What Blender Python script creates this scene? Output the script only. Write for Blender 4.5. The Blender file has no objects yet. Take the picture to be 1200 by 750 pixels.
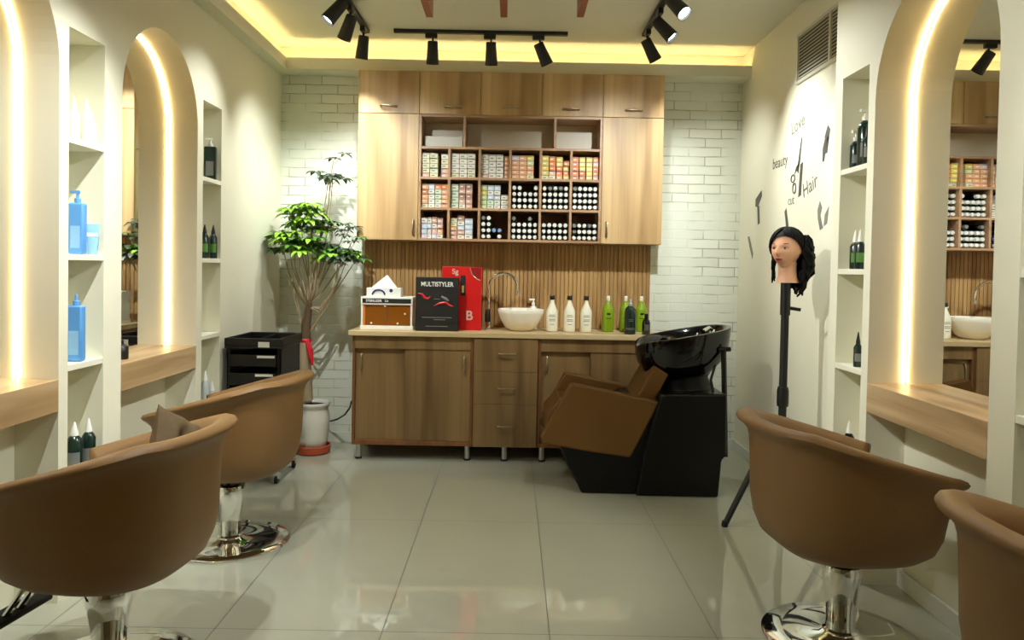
import bpy, bmesh, math, random
from mathutils import Vector, Matrix, Euler
random.seed(7)
PI = math.pi
SC = bpy.context.scene
COL = SC.collection

# ---------------------------------------------------------------- camera maths
F, CX, CY, H = 890.0, 600.0, 335.5, 1.311
YAW, PITCH, ROLL = 0.0008, 0.0240, 0.0185
_f = Vector((math.sin(YAW)*math.cos(PITCH), math.cos(YAW)*math.cos(PITCH), -math.sin(PITCH)))
_r = Vector((math.cos(YAW), -math.sin(YAW), 0))
_u = _r.cross(_f)
RT = _r*math.cos(ROLL) + _u*math.sin(ROLL)
UP = -_r*math.sin(ROLL) + _u*math.cos(ROLL)
CAM = Vector((0, 0, H))
def at(px, py, Y=None, X=None, Z=None):
    """world point on a known plane for a point measured in the photograph"""
    d = RT*((px-CX)/F) + UP*(-(py-CY)/F) + _f
    if Y is not None: t = Y/d.y
    elif X is not None: t = X/d.x
    else: t = (Z-H)/d.z
    return CAM + d*t

# ---------------------------------------------------------------- materials
def lin(c):
    return tuple((v/12.92 if v <= .04045 else ((v+.055)/1.055)**2.4) for v in c)
def rgb(r, g, b): return lin((r/255, g/255, b/255)) + (1.0,)
MATS = {}
def mat(name, col, rough=.5, metal=0., spec=.5, coat=0., emit=None, estr=0., trans=0., alpha=1.):
    m = bpy.data.materials.new(name); m.use_nodes = True
    b = m.node_tree.nodes['Principled BSDF']
    b.inputs['Base Color'].default_value = col
    b.inputs['Roughness'].default_value = rough
    b.inputs['Metallic'].default_value = metal
    b.inputs['Specular IOR Level'].default_value = spec; b.inputs['IOR'].default_value = 1.5
    b.inputs['Coat Weight'].default_value = coat
    b.inputs['Transmission Weight'].default_value = trans
    if emit:
        b.inputs['Emission Color'].default_value = emit
        b.inputs['Emission Strength'].default_value = estr
    MATS[name] = m
    return m
def nodes(m): return m.node_tree.nodes, m.node_tree.links, m.node_tree.nodes['Principled BSDF']
def N(m, t, **kw):
    n = m.node_tree.nodes.new(t)
    for k, v in kw.items(): setattr(n, k, v)
    return n
def add_noise(m, scale, amount, bump=0., detail=3., stretch=(1, 1, 1), c2=None):
    """mottle the base colour and optionally bump it"""
    ns, ls, b = nodes(m)
    tc = N(m, 'ShaderNodeTexCoord'); mp = N(m, 'ShaderNodeMapping'); mp.inputs['Scale'].default_value = stretch
    nz = N(m, 'ShaderNodeTexNoise'); nz.inputs['Scale'].default_value = scale; nz.inputs['Detail'].default_value = detail
    ls.new(tc.outputs['Object'], mp.inputs['Vector']); ls.new(mp.outputs['Vector'], nz.inputs['Vector'])
    base = tuple(b.inputs['Base Color'].default_value)
    other = c2 or tuple(x*(1-amount) for x in base[:3]) + (1,)
    mx = N(m, 'ShaderNodeMix', data_type='RGBA')
    mx.inputs[6].default_value = base; mx.inputs[7].default_value = other
    ls.new(nz.outputs['Fac'], mx.inputs[0]); ls.new(mx.outputs[2], b.inputs['Base Color'])
    if bump:
        bp = N(m, 'ShaderNodeBump'); bp.inputs['Strength'].default_value = bump; bp.inputs['Distance'].default_value = .004
        ls.new(nz.outputs['Fac'], bp.inputs['Height']); ls.new(bp.outputs['Normal'], b.inputs['Normal'])
    return m

def wood(name, c_light, c_dark, axis='Z', band=9., rough=.42, fine=60.):
    """oak veneer: broad boards of changing tone plus fine grain along one axis"""
    m = mat(name, c_light, rough)
    ns, ls, b = nodes(m)
    tc = N(m, 'ShaderNodeTexCoord')
    def nz(scale, st, detail=4., dist=0.):
        mp = N(m, 'ShaderNodeMapping'); mp.inputs['Scale'].default_value = st
        n = N(m, 'ShaderNodeTexNoise'); n.inputs['Scale'].default_value = scale; n.inputs['Detail'].default_value = detail
        n.inputs['Distortion'].default_value = dist
        ls.new(tc.outputs['Object'], mp.inputs['Vector']); ls.new(mp.outputs['Vector'], n.inputs['Vector'])
        return n
    lo = .09
    st = {'Z': (1, 1, lo), 'X': (lo, 1, 1), 'Y': (1, lo, 1)}[axis]
    st2 = {'Z': (1, 1, .02), 'X': (.02, 1, 1), 'Y': (1, .02, 1)}[axis]
    a = nz(band, st, 2.5, .6); g = nz(fine, st2, 5.)
    r1 = N(m, 'ShaderNodeValToRGB')
    r1.color_ramp.elements[0].position = .33; r1.color_ramp.elements[0].color = c_dark
    r1.color_ramp.elements[1].position = .64; r1.color_ramp.elements[1].color = c_light
    e = r1.color_ramp.elements.new(.47); e.color = tuple((p*.45+q*.55) for p, q in zip(c_dark, c_light))
    ls.new(a.outputs['Fac'], r1.inputs['Fac'])
    mx = N(m, 'ShaderNodeMix', data_type='RGBA', blend_type='MULTIPLY'); mx.inputs[0].default_value = .32
    r2 = N(m, 'ShaderNodeValToRGB')
    r2.color_ramp.elements[0].position = .3; r2.color_ramp.elements[0].color = (.62, .55, .48, 1)
    r2.color_ramp.elements[1].position = .62; r2.color_ramp.elements[1].color = (1, 1, 1, 1)
    ls.new(g.outputs['Fac'], r2.inputs['Fac'])
    ls.new(r1.outputs['Color'], mx.inputs[6]); ls.new(r2.outputs['Color'], mx.inputs[7])
    ls.new(mx.outputs[2], b.inputs['Base Color'])
    return m

WALL = mat('cream_wall_paint', rgb(234, 231, 211), .6, spec=.3); add_noise(WALL, 3., .03)
CEIL = mat('ceiling_paint', rgb(214, 213, 196), .7, spec=.2); add_noise(CEIL, 2., .03)
PLAINW = mat('rear_wall_paint', rgb(150, 140, 120), .7); add_noise(PLAINW, 2., .05)
BASEB = mat('white_baseboard', rgb(220, 222, 212), .3); add_noise(BASEB, 8., .03)
SHELFW = mat('white_shelf_board', rgb(238, 236, 220), .45); add_noise(SHELFW, 6., .02)
OAK = wood('oak_upper', rgb(210, 178, 130), rgb(160, 126, 82), 'Z', 5.5)
OAKF = wood('oak_frame', rgb(188, 152, 118), rgb(156, 120, 90), 'X', 10.)
OAKB = wood('oak_base_shaded', rgb(146, 118, 78), rgb(106, 80, 48), 'Z', 5.5)  # cupboard oak made darker: shade on the base units is in the colour
OAKD = wood('oak_dark_edge', rgb(140, 92, 52), rgb(108, 68, 36), 'Z', 10.)
OAKY = wood('oak_station', rgb(214, 188, 148), rgb(172, 142, 102), 'Y', 9.)
TOPW = wood('oak_worktop', rgb(214, 192, 150), rgb(186, 160, 116), 'X', 8.)
FLUTE = wood('fluted_panel_wood', rgb(186, 150, 98), rgb(150, 114, 70), 'Z', 14.)
REDW = wood('red_brown_wood', rgb(150, 78, 46), rgb(112, 54, 30), 'Y', 10.)
LEATH = mat('tan_leather', rgb(130, 97, 58), .5, spec=.4); add_noise(LEATH, 160., .12, .12)
LEATHD = mat('brown_leather', rgb(108, 74, 32), .5, spec=.35); add_noise(LEATHD, 160., .1, .1)
SUEDE = mat('brown_suede', rgb(112, 94, 70), .85, spec=.2); add_noise(SUEDE, 30., .25, .25)
CHROME = mat('chrome', (.86, .87, .86, 1), .05, 1.); add_noise(CHROME, 5., .03)
STEEL = mat('brushed_steel', (.66, .66, .64, 1), .3, 1.); add_noise(STEEL, 40., .1)
BRASS = mat('antique_handle', (.42, .36, .26, 1), .32, 1.); add_noise(BRASS, 30., .1)
BLACK = mat('black_plastic', rgb(16, 16, 17), .38); add_noise(BLACK, 50., .2)
BLACKS = mat('black_satin', rgb(9, 9, 9), .32, spec=.3); add_noise(BLACKS, 20., .1)
BLACKG = mat('black_gloss', rgb(7, 7, 8), .1, coat=.2); add_noise(BLACKG, 20., .1)
BLACKM = mat('black_matt_paint', rgb(22, 21, 20), .55); add_noise(BLACKM, 40., .15)
RUBBER = mat('dark_rubber', rgb(20, 20, 20), .8); add_noise(RUBBER, 60., .2)
CERAM = mat('glazed_ceramic', rgb(238, 234, 222), .1, coat=.3); add_noise(CERAM, 4., .02)
TERRA = mat('terracotta', rgb(190, 84, 48), .6); add_noise(TERRA, 15., .15)
SOIL = mat('potting_soil', rgb(56, 40, 28), .95); add_noise(SOIL, 60., .5, .8)
BARK = mat('pale_bark', rgb(182, 162, 130), .85); add_noise(BARK, 30., .35, .5, stretch=(1, 1, .25))
BARKD = mat('dark_bark', rgb(104, 82, 58), .85); add_noise(BARKD, 50., .4, .6)
LEAFL = mat('young_leaf', rgb(144, 194, 56), .4); add_noise(LEAFL, 12., .35)
LEAFM = mat('mid_leaf', rgb(88, 142, 58), .4); add_noise(LEAFM, 12., .35)
LEAFD = mat('dark_leaf', rgb(58, 78, 56), .4); add_noise(LEAFD, 12., .35)
RED = mat('red_card', rgb(206, 26, 26), .35); add_noise(RED, 6., .06)
REDD = mat('deep_red_card', rgb(140, 14, 16), .4); add_noise(REDD, 6., .06)
REDR = mat('red_ribbon', rgb(214, 26, 50), .5); add_noise(REDR, 20., .15)
WHITE = mat('white_plastic', rgb(240, 240, 234), .3); add_noise(WHITE, 8., .02)
OFFW = mat('off_white_bottle', rgb(236, 234, 216), .3); add_noise(OFFW, 8., .03)
GREENB = mat('green_bottle', rgb(128, 158, 26), .25); add_noise(GREENB, 8., .08)
DGREEN = mat('dark_green_bottle', rgb(22, 44, 38), .18); add_noise(DGREEN, 8., .15)
BLUEB = mat('sky_blue_bottle', rgb(96, 160, 226), .28); add_noise(BLUEB, 8., .05)
BLUEL = mat('pale_blue_label', rgb(150, 198, 240), .35); add_noise(BLUEL, 8., .05)
BLUED = mat('navy_print', rgb(40, 48, 130), .5); add_noise(BLUED, 20., .1)
CLEAR = mat('frosted_plastic', rgb(214, 222, 226), .25, trans=.35); add_noise(CLEAR, 8., .04)
AMBER = mat('amber_panel', rgb(150, 88, 22), .15, coat=.4); add_noise(AMBER, 5., .35)
ORANGEP = mat('orange_print', rgb(230, 150, 30), .4); add_noise(ORANGEP, 30., .4, c2=rgb(200, 70, 60))
SKIN = mat('mannequin_skin', rgb(222, 168, 138), .45); add_noise(SKIN, 6., .05)
LIP = mat('mannequin_lips', rgb(150, 40, 40), .35); add_noise(LIP, 20., .1)
EYEW = mat('mannequin_eye', rgb(226, 220, 210), .2); add_noise(EYEW, 20., .03)
HAIR = mat('black_hair', rgb(12, 10, 10), .62, spec=.15); add_noise(HAIR, 60., .5, .6, stretch=(1, 1, .1))
DECAL = mat('grey_decal', rgb(84, 84, 80), .6); add_noise(DECAL, 20., .15)
DECALL = mat('light_grey_decal', rgb(128, 128, 120), .6); add_noise(DECALL, 20., .15)
GREYM = mat('grey_print', rgb(120, 122, 120), .5); add_noise(GREYM, 20., .1)
VENTM = mat('vent_aluminium', rgb(206, 204, 190), .4); add_noise(VENTM, 20., .04)
VENTD = mat('vent_dark_duct', rgb(104, 100, 84), .8); add_noise(VENTD, 20., .2)
MIRROR = mat('mirror_glass', (.93, .94, .92, 1), .0, 1.)
LEDW = mat('warm_led_strip', (1, .8, .45, 1), .5, emit=(1.0, .70, .32, 1), estr=20.)
LEDC = mat('cove_led_strip', (1, .8, .45, 1), .5, emit=(1.0, .74, .38, 1), estr=22.)
LAMPW = mat('lamp_lens', (1, 1, 1, 1), .3, emit=(.93, 1., .96, 1), estr=14.)

PALEW = mat('pale_grey_card', rgb(206, 206, 198), .5); add_noise(PALEW, 8., .04)
PALEL = mat('pale_laminate', rgb(206, 196, 176), .4); add_noise(PALEL, 5., .04)
# white painted brick wall
BRICK = mat('white_painted_brick', rgb(226, 229, 218), .55, spec=.3)
def _brick():
    m = BRICK; ns, ls, b = nodes(m)
    tc = N(m, 'ShaderNodeTexCoord'); sp = N(m, 'ShaderNodeSeparateXYZ'); cb = N(m, 'ShaderNodeCombineXYZ')
    ls.new(tc.outputs['Object'], sp.inputs[0]); ls.new(sp.outputs['X'], cb.inputs['X']); ls.new(sp.outputs['Z'], cb.inputs['Y'])
    nz = N(m, 'ShaderNodeTexNoise'); nz.inputs['Scale'].default_value = 7.; nz.inputs['Detail'].default_value = 3.
    ls.new(tc.outputs['Object'], nz.inputs['Vector'])
    wob = N(m, 'ShaderNodeVectorMath', operation='SCALE'); wob.inputs['Scale'].default_value = .012
    ls.new(nz.outputs['Color'], wob.inputs[0])
    ad = N(m, 'ShaderNodeVectorMath', operation='ADD'); ls.new(cb.outputs[0], ad.inputs[0]); ls.new(wob.outputs[0], ad.inputs[1])
    bt = N(m, 'ShaderNodeTexBrick'); bt.offset = .5
    bt.inputs['Color1'].default_value = rgb(228, 231, 220); bt.inputs['Color2'].default_value = rgb(216, 220, 208)
    bt.inputs['Mortar'].default_value = rgb(176, 176, 160)
    bt.inputs['Scale'].default_value = 1.; bt.inputs['Mortar Size'].default_value = .0042; bt.inputs['Mortar Smooth'].default_value = .3
    bt.inputs['Brick Width'].default_value = .235; bt.inputs['Row Height'].default_value = .0675
    ls.new(ad.outputs[0], bt.inputs['Vector'])
    # mortar is painted over in patches
    n2 = N(m, 'ShaderNodeTexNoise'); n2.inputs['Scale'].default_value = 4.2; n2.inputs['Detail'].default_value = 2.
    ls.new(tc.outputs['Object'], n2.inputs['Vector'])
    rp = N(m, 'ShaderNodeValToRGB'); rp.color_ramp.elements[0].position = .36; rp.color_ramp.elements[1].position = .54
    ls.new(n2.outputs['Fac'], rp.inputs['Fac'])
    mx = N(m, 'ShaderNodeMix', data_type='RGBA'); mx.inputs[7].default_value = rgb(222, 226, 214)
    ls.new(rp.outputs['Color'], mx.inputs[0]); ls.new(bt.outputs['Color'], mx.inputs[6]); ls.new(mx.outputs[2], b.inputs['Base Color'])
    inv = N(m, 'ShaderNodeMath', operation='SUBTRACT'); inv.inputs[0].default_value = 1.; ls.new(bt.outputs['Fac'], inv.inputs[1])
    n3 = N(m, 'ShaderNodeTexNoise'); n3.inputs['Scale'].default_value = 18.; ls.new(tc.outputs['Object'], n3.inputs['Vector'])
    a2 = N(m, 'ShaderNodeMath', operation='MULTIPLY_ADD'); a2.inputs[1].default_value = .35
    ls.new(n3.outputs['Fac'], a2.inputs[0]); ls.new(inv.outputs[0], a2.inputs[2])
    bp = N(m, 'ShaderNodeBump'); bp.inputs['Strength'].default_value = .55; bp.inputs['Distance'].default_value = .006
    ls.new(a2.outputs[0], bp.inputs['Height']); ls.new(bp.outputs['Normal'], b.inputs['Normal'])
_brick()

# polished floor tiles with thin grout lines
TILE = mat('polished_porcelain_tile', rgb(166, 168, 154), .04, spec=.7)
def _tile():
    m = TILE; ns, ls, b = nodes(m)
    b.inputs['IOR'].default_value = 1.75
    tc = N(m, 'ShaderNodeTexCoord'); sp = N(m, 'ShaderNodeSeparateXYZ'); ls.new(tc.outputs['Object'], sp.inputs[0])
    def line(out, off, size, w):
        a = N(m, 'ShaderNodeMath', operation='SUBTRACT'); ls.new(out, a.inputs[0]); a.inputs[1].default_value = off - size*20 - w/2
        d = N(m, 'ShaderNodeMath', operation='MODULO'); ls.new(a.outputs[0], d.inputs[0]); d.inputs[1].default_value = size
        l = N(m, 'ShaderNodeMath', operation='LESS_THAN'); ls.new(d.outputs[0], l.inputs[0]); l.inputs[1].default_value = w
        return l
    lx = line(sp.outputs['X'], -.4403, .6, .004); ly = line(sp.outputs['Y'], 3.8927, 1.2, .004)
    mxm = N(m, 'ShaderNodeMath', operation='MAXIMUM'); ls.new(lx.outputs[0], mxm.inputs[0]); ls.new(ly.outputs[0], mxm.inputs[1])
    nz = N(m, 'ShaderNodeTexNoise'); nz.inputs['Scale'].default_value = 1.6; nz.inputs['Detail'].default_value = 4.
    ls.new(tc.outputs['Object'], nz.inputs['Vector'])
    c1 = N(m, 'ShaderNodeMix', data_type='RGBA'); c1.inputs[6].default_value = rgb(182, 183, 166); c1.inputs[7].default_value = rgb(170, 170, 153)
    ls.new(nz.outputs['Fac'], c1.inputs[0])
    c2 = N(m, 'ShaderNodeMix', data_type='RGBA'); c2.inputs[7].default_value = rgb(92, 92, 80)
    ls.new(mxm.outputs[0], c2.inputs[0]); ls.new(c1.outputs[2], c2.inputs[6]); ls.new(c2.outputs[2], b.inputs['Base Color'])
    rr = N(m, 'ShaderNodeMath', operation='MULTIPLY_ADD'); rr.inputs[1].default_value = .5; rr.inputs[2].default_value = .035
    ls.new(mxm.outputs[0], rr.inputs[0]); ls.new(rr.outputs[0], b.inputs['Roughness'])
_tile()

# ---------------------------------------------------------------- mesh helpers
class MB:
    def __init__(s): s.v = []; s.f = []; s.m = []
    def add(s, vs, fs, mi=0):
        o = len(s.v); s.v += [tuple(v) for v in vs]
        for f in fs: s.f.append([i+o for i in f]); s.m.append(mi)
        return s
    def box(s, lo, hi, mi=0, M=None):
        x0, y0, z0 = lo; x1, y1, z1 = hi
        vs = [Vector(p) for p in ((x0, y0, z0), (x1, y0, z0), (x1, y1, z0), (x0, y1, z0), (x0, y0, z1), (x1, y0, z1), (x1, y1, z1), (x0, y1, z1))]
        if M: vs = [M @ v for v in vs]
        return s.add(vs, [(0, 3, 2, 1), (4, 5, 6, 7), (0, 1, 5, 4), (1, 2, 6, 5), (2, 3, 7, 6), (3, 0, 4, 7)], mi)
    def cbox(s, c, d, mi=0, M=None):
        return s.box([c[i]-d[i]/2 for i in range(3)], [c[i]+d[i]/2 for i in range(3)], mi, M)
    def lathe(s, prof, seg=24, mi=0, M=None, sx=1., sy=1., cap=True):
        vs = []; fs = []
        for r, z in prof:
            for k in range(seg):
                a = 2*PI*k/seg; v = Vector((r*math.cos(a)*sx, r*math.sin(a)*sy, z)); vs.append(M @ v if M else v)
        for i in range(len(prof)-1):
            for k in range(seg):
                k2 = (k+1) % seg; fs.append((i*seg+k, i*seg+k2, (i+1)*seg+k2, (i+1)*seg+k))
        if cap:
            fs.append(tuple(range(seg))[::-1]); n = (len(prof)-1)*seg; fs.append(tuple(range(n, n+seg)))
        return s.add(vs, fs, mi)
    def tube(s, pts, r, seg=10, mi=0, cap=True):
        pts = [Vector(p) for p in pts]; n = len(pts)
        rs = r if isinstance(r, (list, tuple)) else [r]*n
        vs = []; fs = []; up = None
        for i, p in enumerate(pts):
            t = (pts[min(i+1, n-1)]-pts[max(i-1, 0)]).normalized()
            if up is None:
                up = Vector((0, 0, 1)) if abs(t.z) < .9 else Vector((1, 0, 0))
            a = t.cross(up).normalized(); up = a.cross(t).normalized(); b = up
            for k in range(seg):
                th = 2*PI*k/seg; vs.append(p+a*(rs[i]*math.cos(th))+b*(rs[i]*math.sin(th)))
        for i in range(n-1):
            for k in range(seg):
                k2 = (k+1) % seg; fs.append((i*seg+k, i*seg+k2, (i+1)*seg+k2, (i+1)*seg+k))
        if cap: fs.append(tuple(range(seg))[::-1]); fs.append(tuple(range((n-1)*seg, n*seg)))
        return s.add(vs, fs, mi)
    def prism(s, poly, y0, y1, mi=0, plane='XZ', M=None):
        """extrude a 2D polygon: XZ polygon along Y, YZ polygon along X, or XY polygon along Z"""
        def P(a, b, c): return Vector({'XZ': (a, c, b), 'YZ': (c, a, b), 'XY': (a, b, c)}[plane])
        n = len(poly); vs = [P(a, b, y0) for a, b in poly]+[P(a, b, y1) for a, b in poly]
        if M: vs = [M @ v for v in vs]
        fs = [tuple(range(n)), tuple(range(n, 2*n))[::-1]]+[(i, i+n, (i+1) % n+n, (i+1) % n) for i in range(n)]
        return s.add(vs, fs, mi)
    def grid(s, rows, mi=0, closed=False):
        n = len(rows[0]); vs = [p for r in rows for p in r]; fs = []
        for i in range(len(rows)-1):
            for k in range(n if closed else n-1):
                k2 = (k+1) % n; fs.append((i*n+k, i*n+k2, (i+1)*n+k2, (i+1)*n+k))
        return s.add(vs, fs, mi)
    def build(s, name, mats, parent=None, loc=None, smooth=40, bevel=0, bseg=2, subsurf=0, fixn=True):
        me = bpy.data.meshes.new(name); me.from_pydata(s.v, [], s.f)
        if not isinstance(mats, (list, tuple)): mats = [mats]
        for m in mats: me.materials.append(m)
        for p, mi in zip(me.polygons, s.m): p.material_index = mi
        me.update()
        if fixn:
            bm = bmesh.new(); bm.from_mesh(me); bmesh.ops.recalc_face_normals(bm, faces=bm.faces); bm.to_mesh(me); bm.free()
        if smooth:
            me.polygons.foreach_set('use_smooth', [True]*len(me.polygons))
            if smooth < 180: me.set_sharp_from_angle(angle=math.radians(smooth))
        o = bpy.data.objects.new(name, me); COL.objects.link(o)
        if parent: o.parent = parent
        if loc is not None: o.location = loc
        if bevel:
            b = o.modifiers.new('bevel', 'BEVEL'); b.width = bevel; b.segments = bseg; b.limit_method = 'ANGLE'; b.angle_limit = math.radians(35)
        if subsurf:
            q = o.modifiers.new('sub', 'SUBSURF'); q.levels = subsurf; q.render_levels = subsurf
        return o

def tag(o, label, cat, group=None):
    o['label'] = label; o['category'] = cat
    if group: o['group'] = group
    return o
def thing(name, label, cat, loc=(0, 0, 0), rz=0, group=None):
    o = bpy.data.objects.new(name, None); COL.objects.link(o); o.empty_display_size = .05
    o.location = loc; o.rotation_euler = (0, 0, rz)
    return tag(o, label, cat, group)
def struct(o): o['kind'] = 'structure'; return o
def dup(root, loc=None, rz=None, label=None, group=None):
    r = root.copy(); COL.objects.link(r)
    if loc is not None: r.location = loc
    if rz is not None: r.rotation_euler = (0, 0, rz)
    if label: r['label'] = label
    if group: r['group'] = group
    for ch in list(root.children):
        c = ch.copy(); COL.objects.link(c); c.parent = r
        for g in list(ch.children):
            d = g.copy(); COL.objects.link(d); d.parent = c
    return r
def text(name, s, size, m, parent, M, extrude=.0006, sx=1., bold=.022):
    cu = bpy.data.curves.new(name, 'FONT'); cu.body = s; cu.size = size; cu.extrude = extrude; cu.offset = size*bold
    cu.align_x = 'CENTER'; cu.align_y = 'CENTER'
    t = bpy.data.objects.new(name, cu); COL.objects.link(t)
    bpy.context.view_layer.update()
    me = bpy.data.meshes.new_from_object(t); bpy.data.objects.remove(t)
    me.transform(M @ Matrix.Diagonal((sx, 1, 1, 1)))
    me.materials.clear(); me.materials.append(m)
    o = bpy.data.objects.new(name, me); COL.objects.link(o)
    if parent: o.parent = parent
    return o
RX = Matrix.Rotation(PI/2, 4, 'X')            # text in XZ plane facing -Y
def T(x, y, z): return Matrix.Translation((x, y, z))
ORD = ['first', 'second', 'third', 'fourth', 'fifth', 'sixth', 'seventh']

# ---------------------------------------------------------------- room shell
XL, XR, XF, YB, YN, ZC = -1.71, 1.67, 1.502, 5.60, -2.0, 2.89
XLB, XRB = -1.876, 1.667           # backs of the left and right recesses
struct(MB().box((-2.2, YN, -.12), (2.2, YB+.2, 0)).build('floor', TILE))
struct(MB().box((-2.2, YN, ZC), (2.2, YB+.2, ZC+.12)).build('ceiling', CEIL))
struct(MB().box((-2.2, YB, 0), (2.2, YB+.15, ZC)).build('wall_back', BRICK))
struct(MB().box((-2.2, YN-.15, 0), (2.2, YN, ZC)).build('wall_front', PLAINW))

NZT = 2.205; SPR = 2.035
def niche_wall(name, xf, xb, items, y0, y1, xback):
    """one continuous gypsum wall: solid strips, shelf niches and arched recesses cut into its face"""
    mb = MB(); s = 1 if xb > xf else -1
    def quad(a, b, c, d): mb.add([a, b, c, d], [(0, 1, 2, 3)])
    cur = y0
    def solid(a, b):
        if b > a+1e-6: quad((xf, a, 0), (xf, b, 0), (xf, b, ZC), (xf, a, ZC))
    for kind, a, b in sorted(items, key=lambda t: t[1]):
        solid(cur, a)
        if kind == 'niche':
            zt, zb = NZT, .44
            quad((xf, a, zt), (xf, b, zt), (xf, b, ZC), (xf, a, ZC)); quad((xf, a, 0), (xf, b, 0), (xf, b, zb), (xf, a, zb))
            quad((xb, a, zb), (xb, b, zb), (xb, b, zt), (xb, a, zt))
            quad((xf, a, zb), (xb, a, zb), (xb, a, zt), (xf, a, zt)); quad((xf, b, zb), (xb, b, zb), (xb, b, zt), (xf, b, zt))
            quad((xf, a, zt), (xf, b, zt), (xb, b, zt), (xb, a, zt)); quad((xf, a, zb), (xf, b, zb), (xb, b, zb), (xb, a, zb))
        else:
            c = (a+b)/2; r = (b-a)/2; n = 28
            pts = [(c-r*math.cos(PI*i/n), SPR+r*math.sin(PI*i/n)) for i in range(n+1)]
            for (ya, za), (yb_, zb_) in zip(pts[:-1], pts[1:]):
                quad((xf, ya, za), (xf, yb_, zb_), (xf, yb_, ZC), (xf, ya, ZC))
                quad((xf, ya, za), (xf, yb_, zb_), (xb, yb_, zb_), (xb, ya, za))
                quad((xb, ya, 0), (xb, yb_, 0), (xb, yb_, zb_), (xb, ya, za))
            quad((xf, a, 0), (xb, a, 0), (xb, a, SPR), (xf, a, SPR)); quad((xf, b, 0), (xb, b, 0), (xb, b, SPR), (xf, b, SPR))
        cur = b
    solid(cur, y1)
    xo = xback
    quad((xf, y0, 0), (xo, y0, 0), (xo, y0, ZC), (xf, y0, ZC)); quad((xf, y1, 0), (xo, y1, 0), (xo, y1, ZC), (xf, y1, ZC))
    quad((xo, y0, 0), (xo, y1, 0), (xo, y1, ZC), (xo, y0, ZC))
    
    o = mb.build(name, WALL, smooth=0)
    bm = bmesh.new(); bm.from_mesh(o.data); bmesh.ops.remove_doubles(bm, verts=bm.verts, dist=1e-5)
    bmesh.ops.recalc_face_normals(bm, faces=bm.faces); bm.to_mesh(o.data); bm.free()
    return struct(o)
L_IT = [('niche', 4.197, 4.46), ('arch', 3.33, 4.124), ('niche', 2.93, 3.185), ('arch', 2.07, 2.87), ('niche', 1.66, 1.92), ('arch', .80, 1.60)]
R_IT = [('niche', 3.24, 3.50), ('arch', 2.37, 3.18), ('niche', 1.98, 2.245), ('arch', 1.11, 1.92)]
WL = niche_wall('wall_left', XL, XLB, L_IT, YN, YB, -2.1)
# right: plain wall further back, plus the built-out niche wall in front of it
struct(MB().box((XR, 3.58, 0), (XR+.3, YB, ZC)).build('wall_right', WALL))
WR = niche_wall('wall_right_niches', XF, XRB, R_IT, YN, 3.58, 1.97)

# shelf boards in the niches
SZ = [1.775, 1.322, .891]
for W, IT, xf, xb in ((WL, L_IT, XL, XLB), (WR, R_IT, XF, XRB)):
    for kind, a, b in IT:
        if kind != 'niche': continue
        for z in SZ:
            MB().box((min(xf, xb)+.0005, a+.0005, z-.012), (max(xf, xb)-.0005, b-.0005, z+.012)).build('niche_shelf', SHELFW, W, bevel=.0015)

# baseboards (the setting)
struct(MB().box((XR-.012, 3.58, 0), (XR, YB, .075)).build('baseboard_right', BASEB, bevel=.002))
struct(MB().box((XL, 4.46, 0), (XL+.012, YB, .075)).build('baseboard_left', BASEB, bevel=.002))
struct(MB().box((XL+.012, YB-.012, 0), (XR-.012, YB, .075)).build('baseboard_back', BASEB, bevel=.002))
for a, b in ((2.37, 3.18), (1.11, 1.92)):
    struct(MB().box((XRB-.016, a+.001, 0), (XRB-.003, b-.001, .075)).build('baseboard_recess', BASEB, bevel=.002))

# cove ledges with hidden warm strips along the back and the left
ZS, ZL = 2.69, 2.77
struct(MB().prism([(YB, ZS), (5.40, ZS), (5.40, ZL), (5.415, ZL), (5.415, ZS+.03), (YB, ZS+.03)], XL, XR, plane='YZ').build('trim_1', CEIL, smooth=0))
struct(MB().prism([(XL, ZS), (-1.62, ZS), (-1.62, ZL), (-1.635, ZL), (-1.635, ZS+.03), (XL, ZS+.03)], YN, 5.40, plane='XZ').build('trim_2', CEIL, smooth=0))
struct(MB().box((XL, YB-.004, ZS+.03), (XR, YB-.0005, ZC)).build('trim_3', CEIL, smooth=0))
tag(MB().box((-1.70, 5.437, ZL-.046), (1.66, 5.447, ZL-.036)).build('led_strip', LEDC), 'warm light strip hidden behind the ledge along the back wall', 'light strip', 'cove light strips')
tag(MB().box((-1.668, YN+.02, ZL-.046), (-1.658, 5.43, ZL-.036)).build('led_strip', LEDC), 'warm light strip hidden behind the ledge along the left wall', 'light strip', 'cove light strips')

# ---------------------------------------------------------------- arched mirrors, light strips, station shelves
def arch_pts(a, b, inset, n=28):
    c = (a+b)/2; r = (b-a)/2-inset
    return [(c-r, .0)]+[(c-r*math.cos(PI*i/n), SPR+r*math.sin(PI*i/n)) for i in range(n+1)]+[(c+r, .0)]
CT0, CT1 = .735, .857
def station(side, a, b, which):
    xf, xb = (XL, XLB) if side == 'left' else (XF, XRB)
    s = 1 if xb > xf else -1
    zb = CT1+.001
    poly = [(y, max(z, zb)) for y, z in arch_pts(a, b, .012)]
    x0, x1 = sorted((xb-s*.001, xb-s*.007))
    g = 'arched mirrors'
    tag(MB().prism(poly, x0, x1, plane='YZ').build('arched_mirror', MIRROR, smooth=0), which[0], 'mirror', g)
    mb = MB(); pts = [(xb-s*.016, y, max(z, zb)) for y, z in arch_pts(a, b, .007)]
    mb.tube(pts, .003, 8)
    tag(mb.build('led_strip', LEDW), which[1], 'light strip', 'arch light strips')
    x0, x1 = sorted((xf-s*.002, xb-s*.001))
    tag(MB().box((x0, a+.001, CT0), (x1, b-.001, CT1)).build('station_shelf', OAKY, bevel=.002), which[2], 'shelf', 'styling station shelves')
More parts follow.
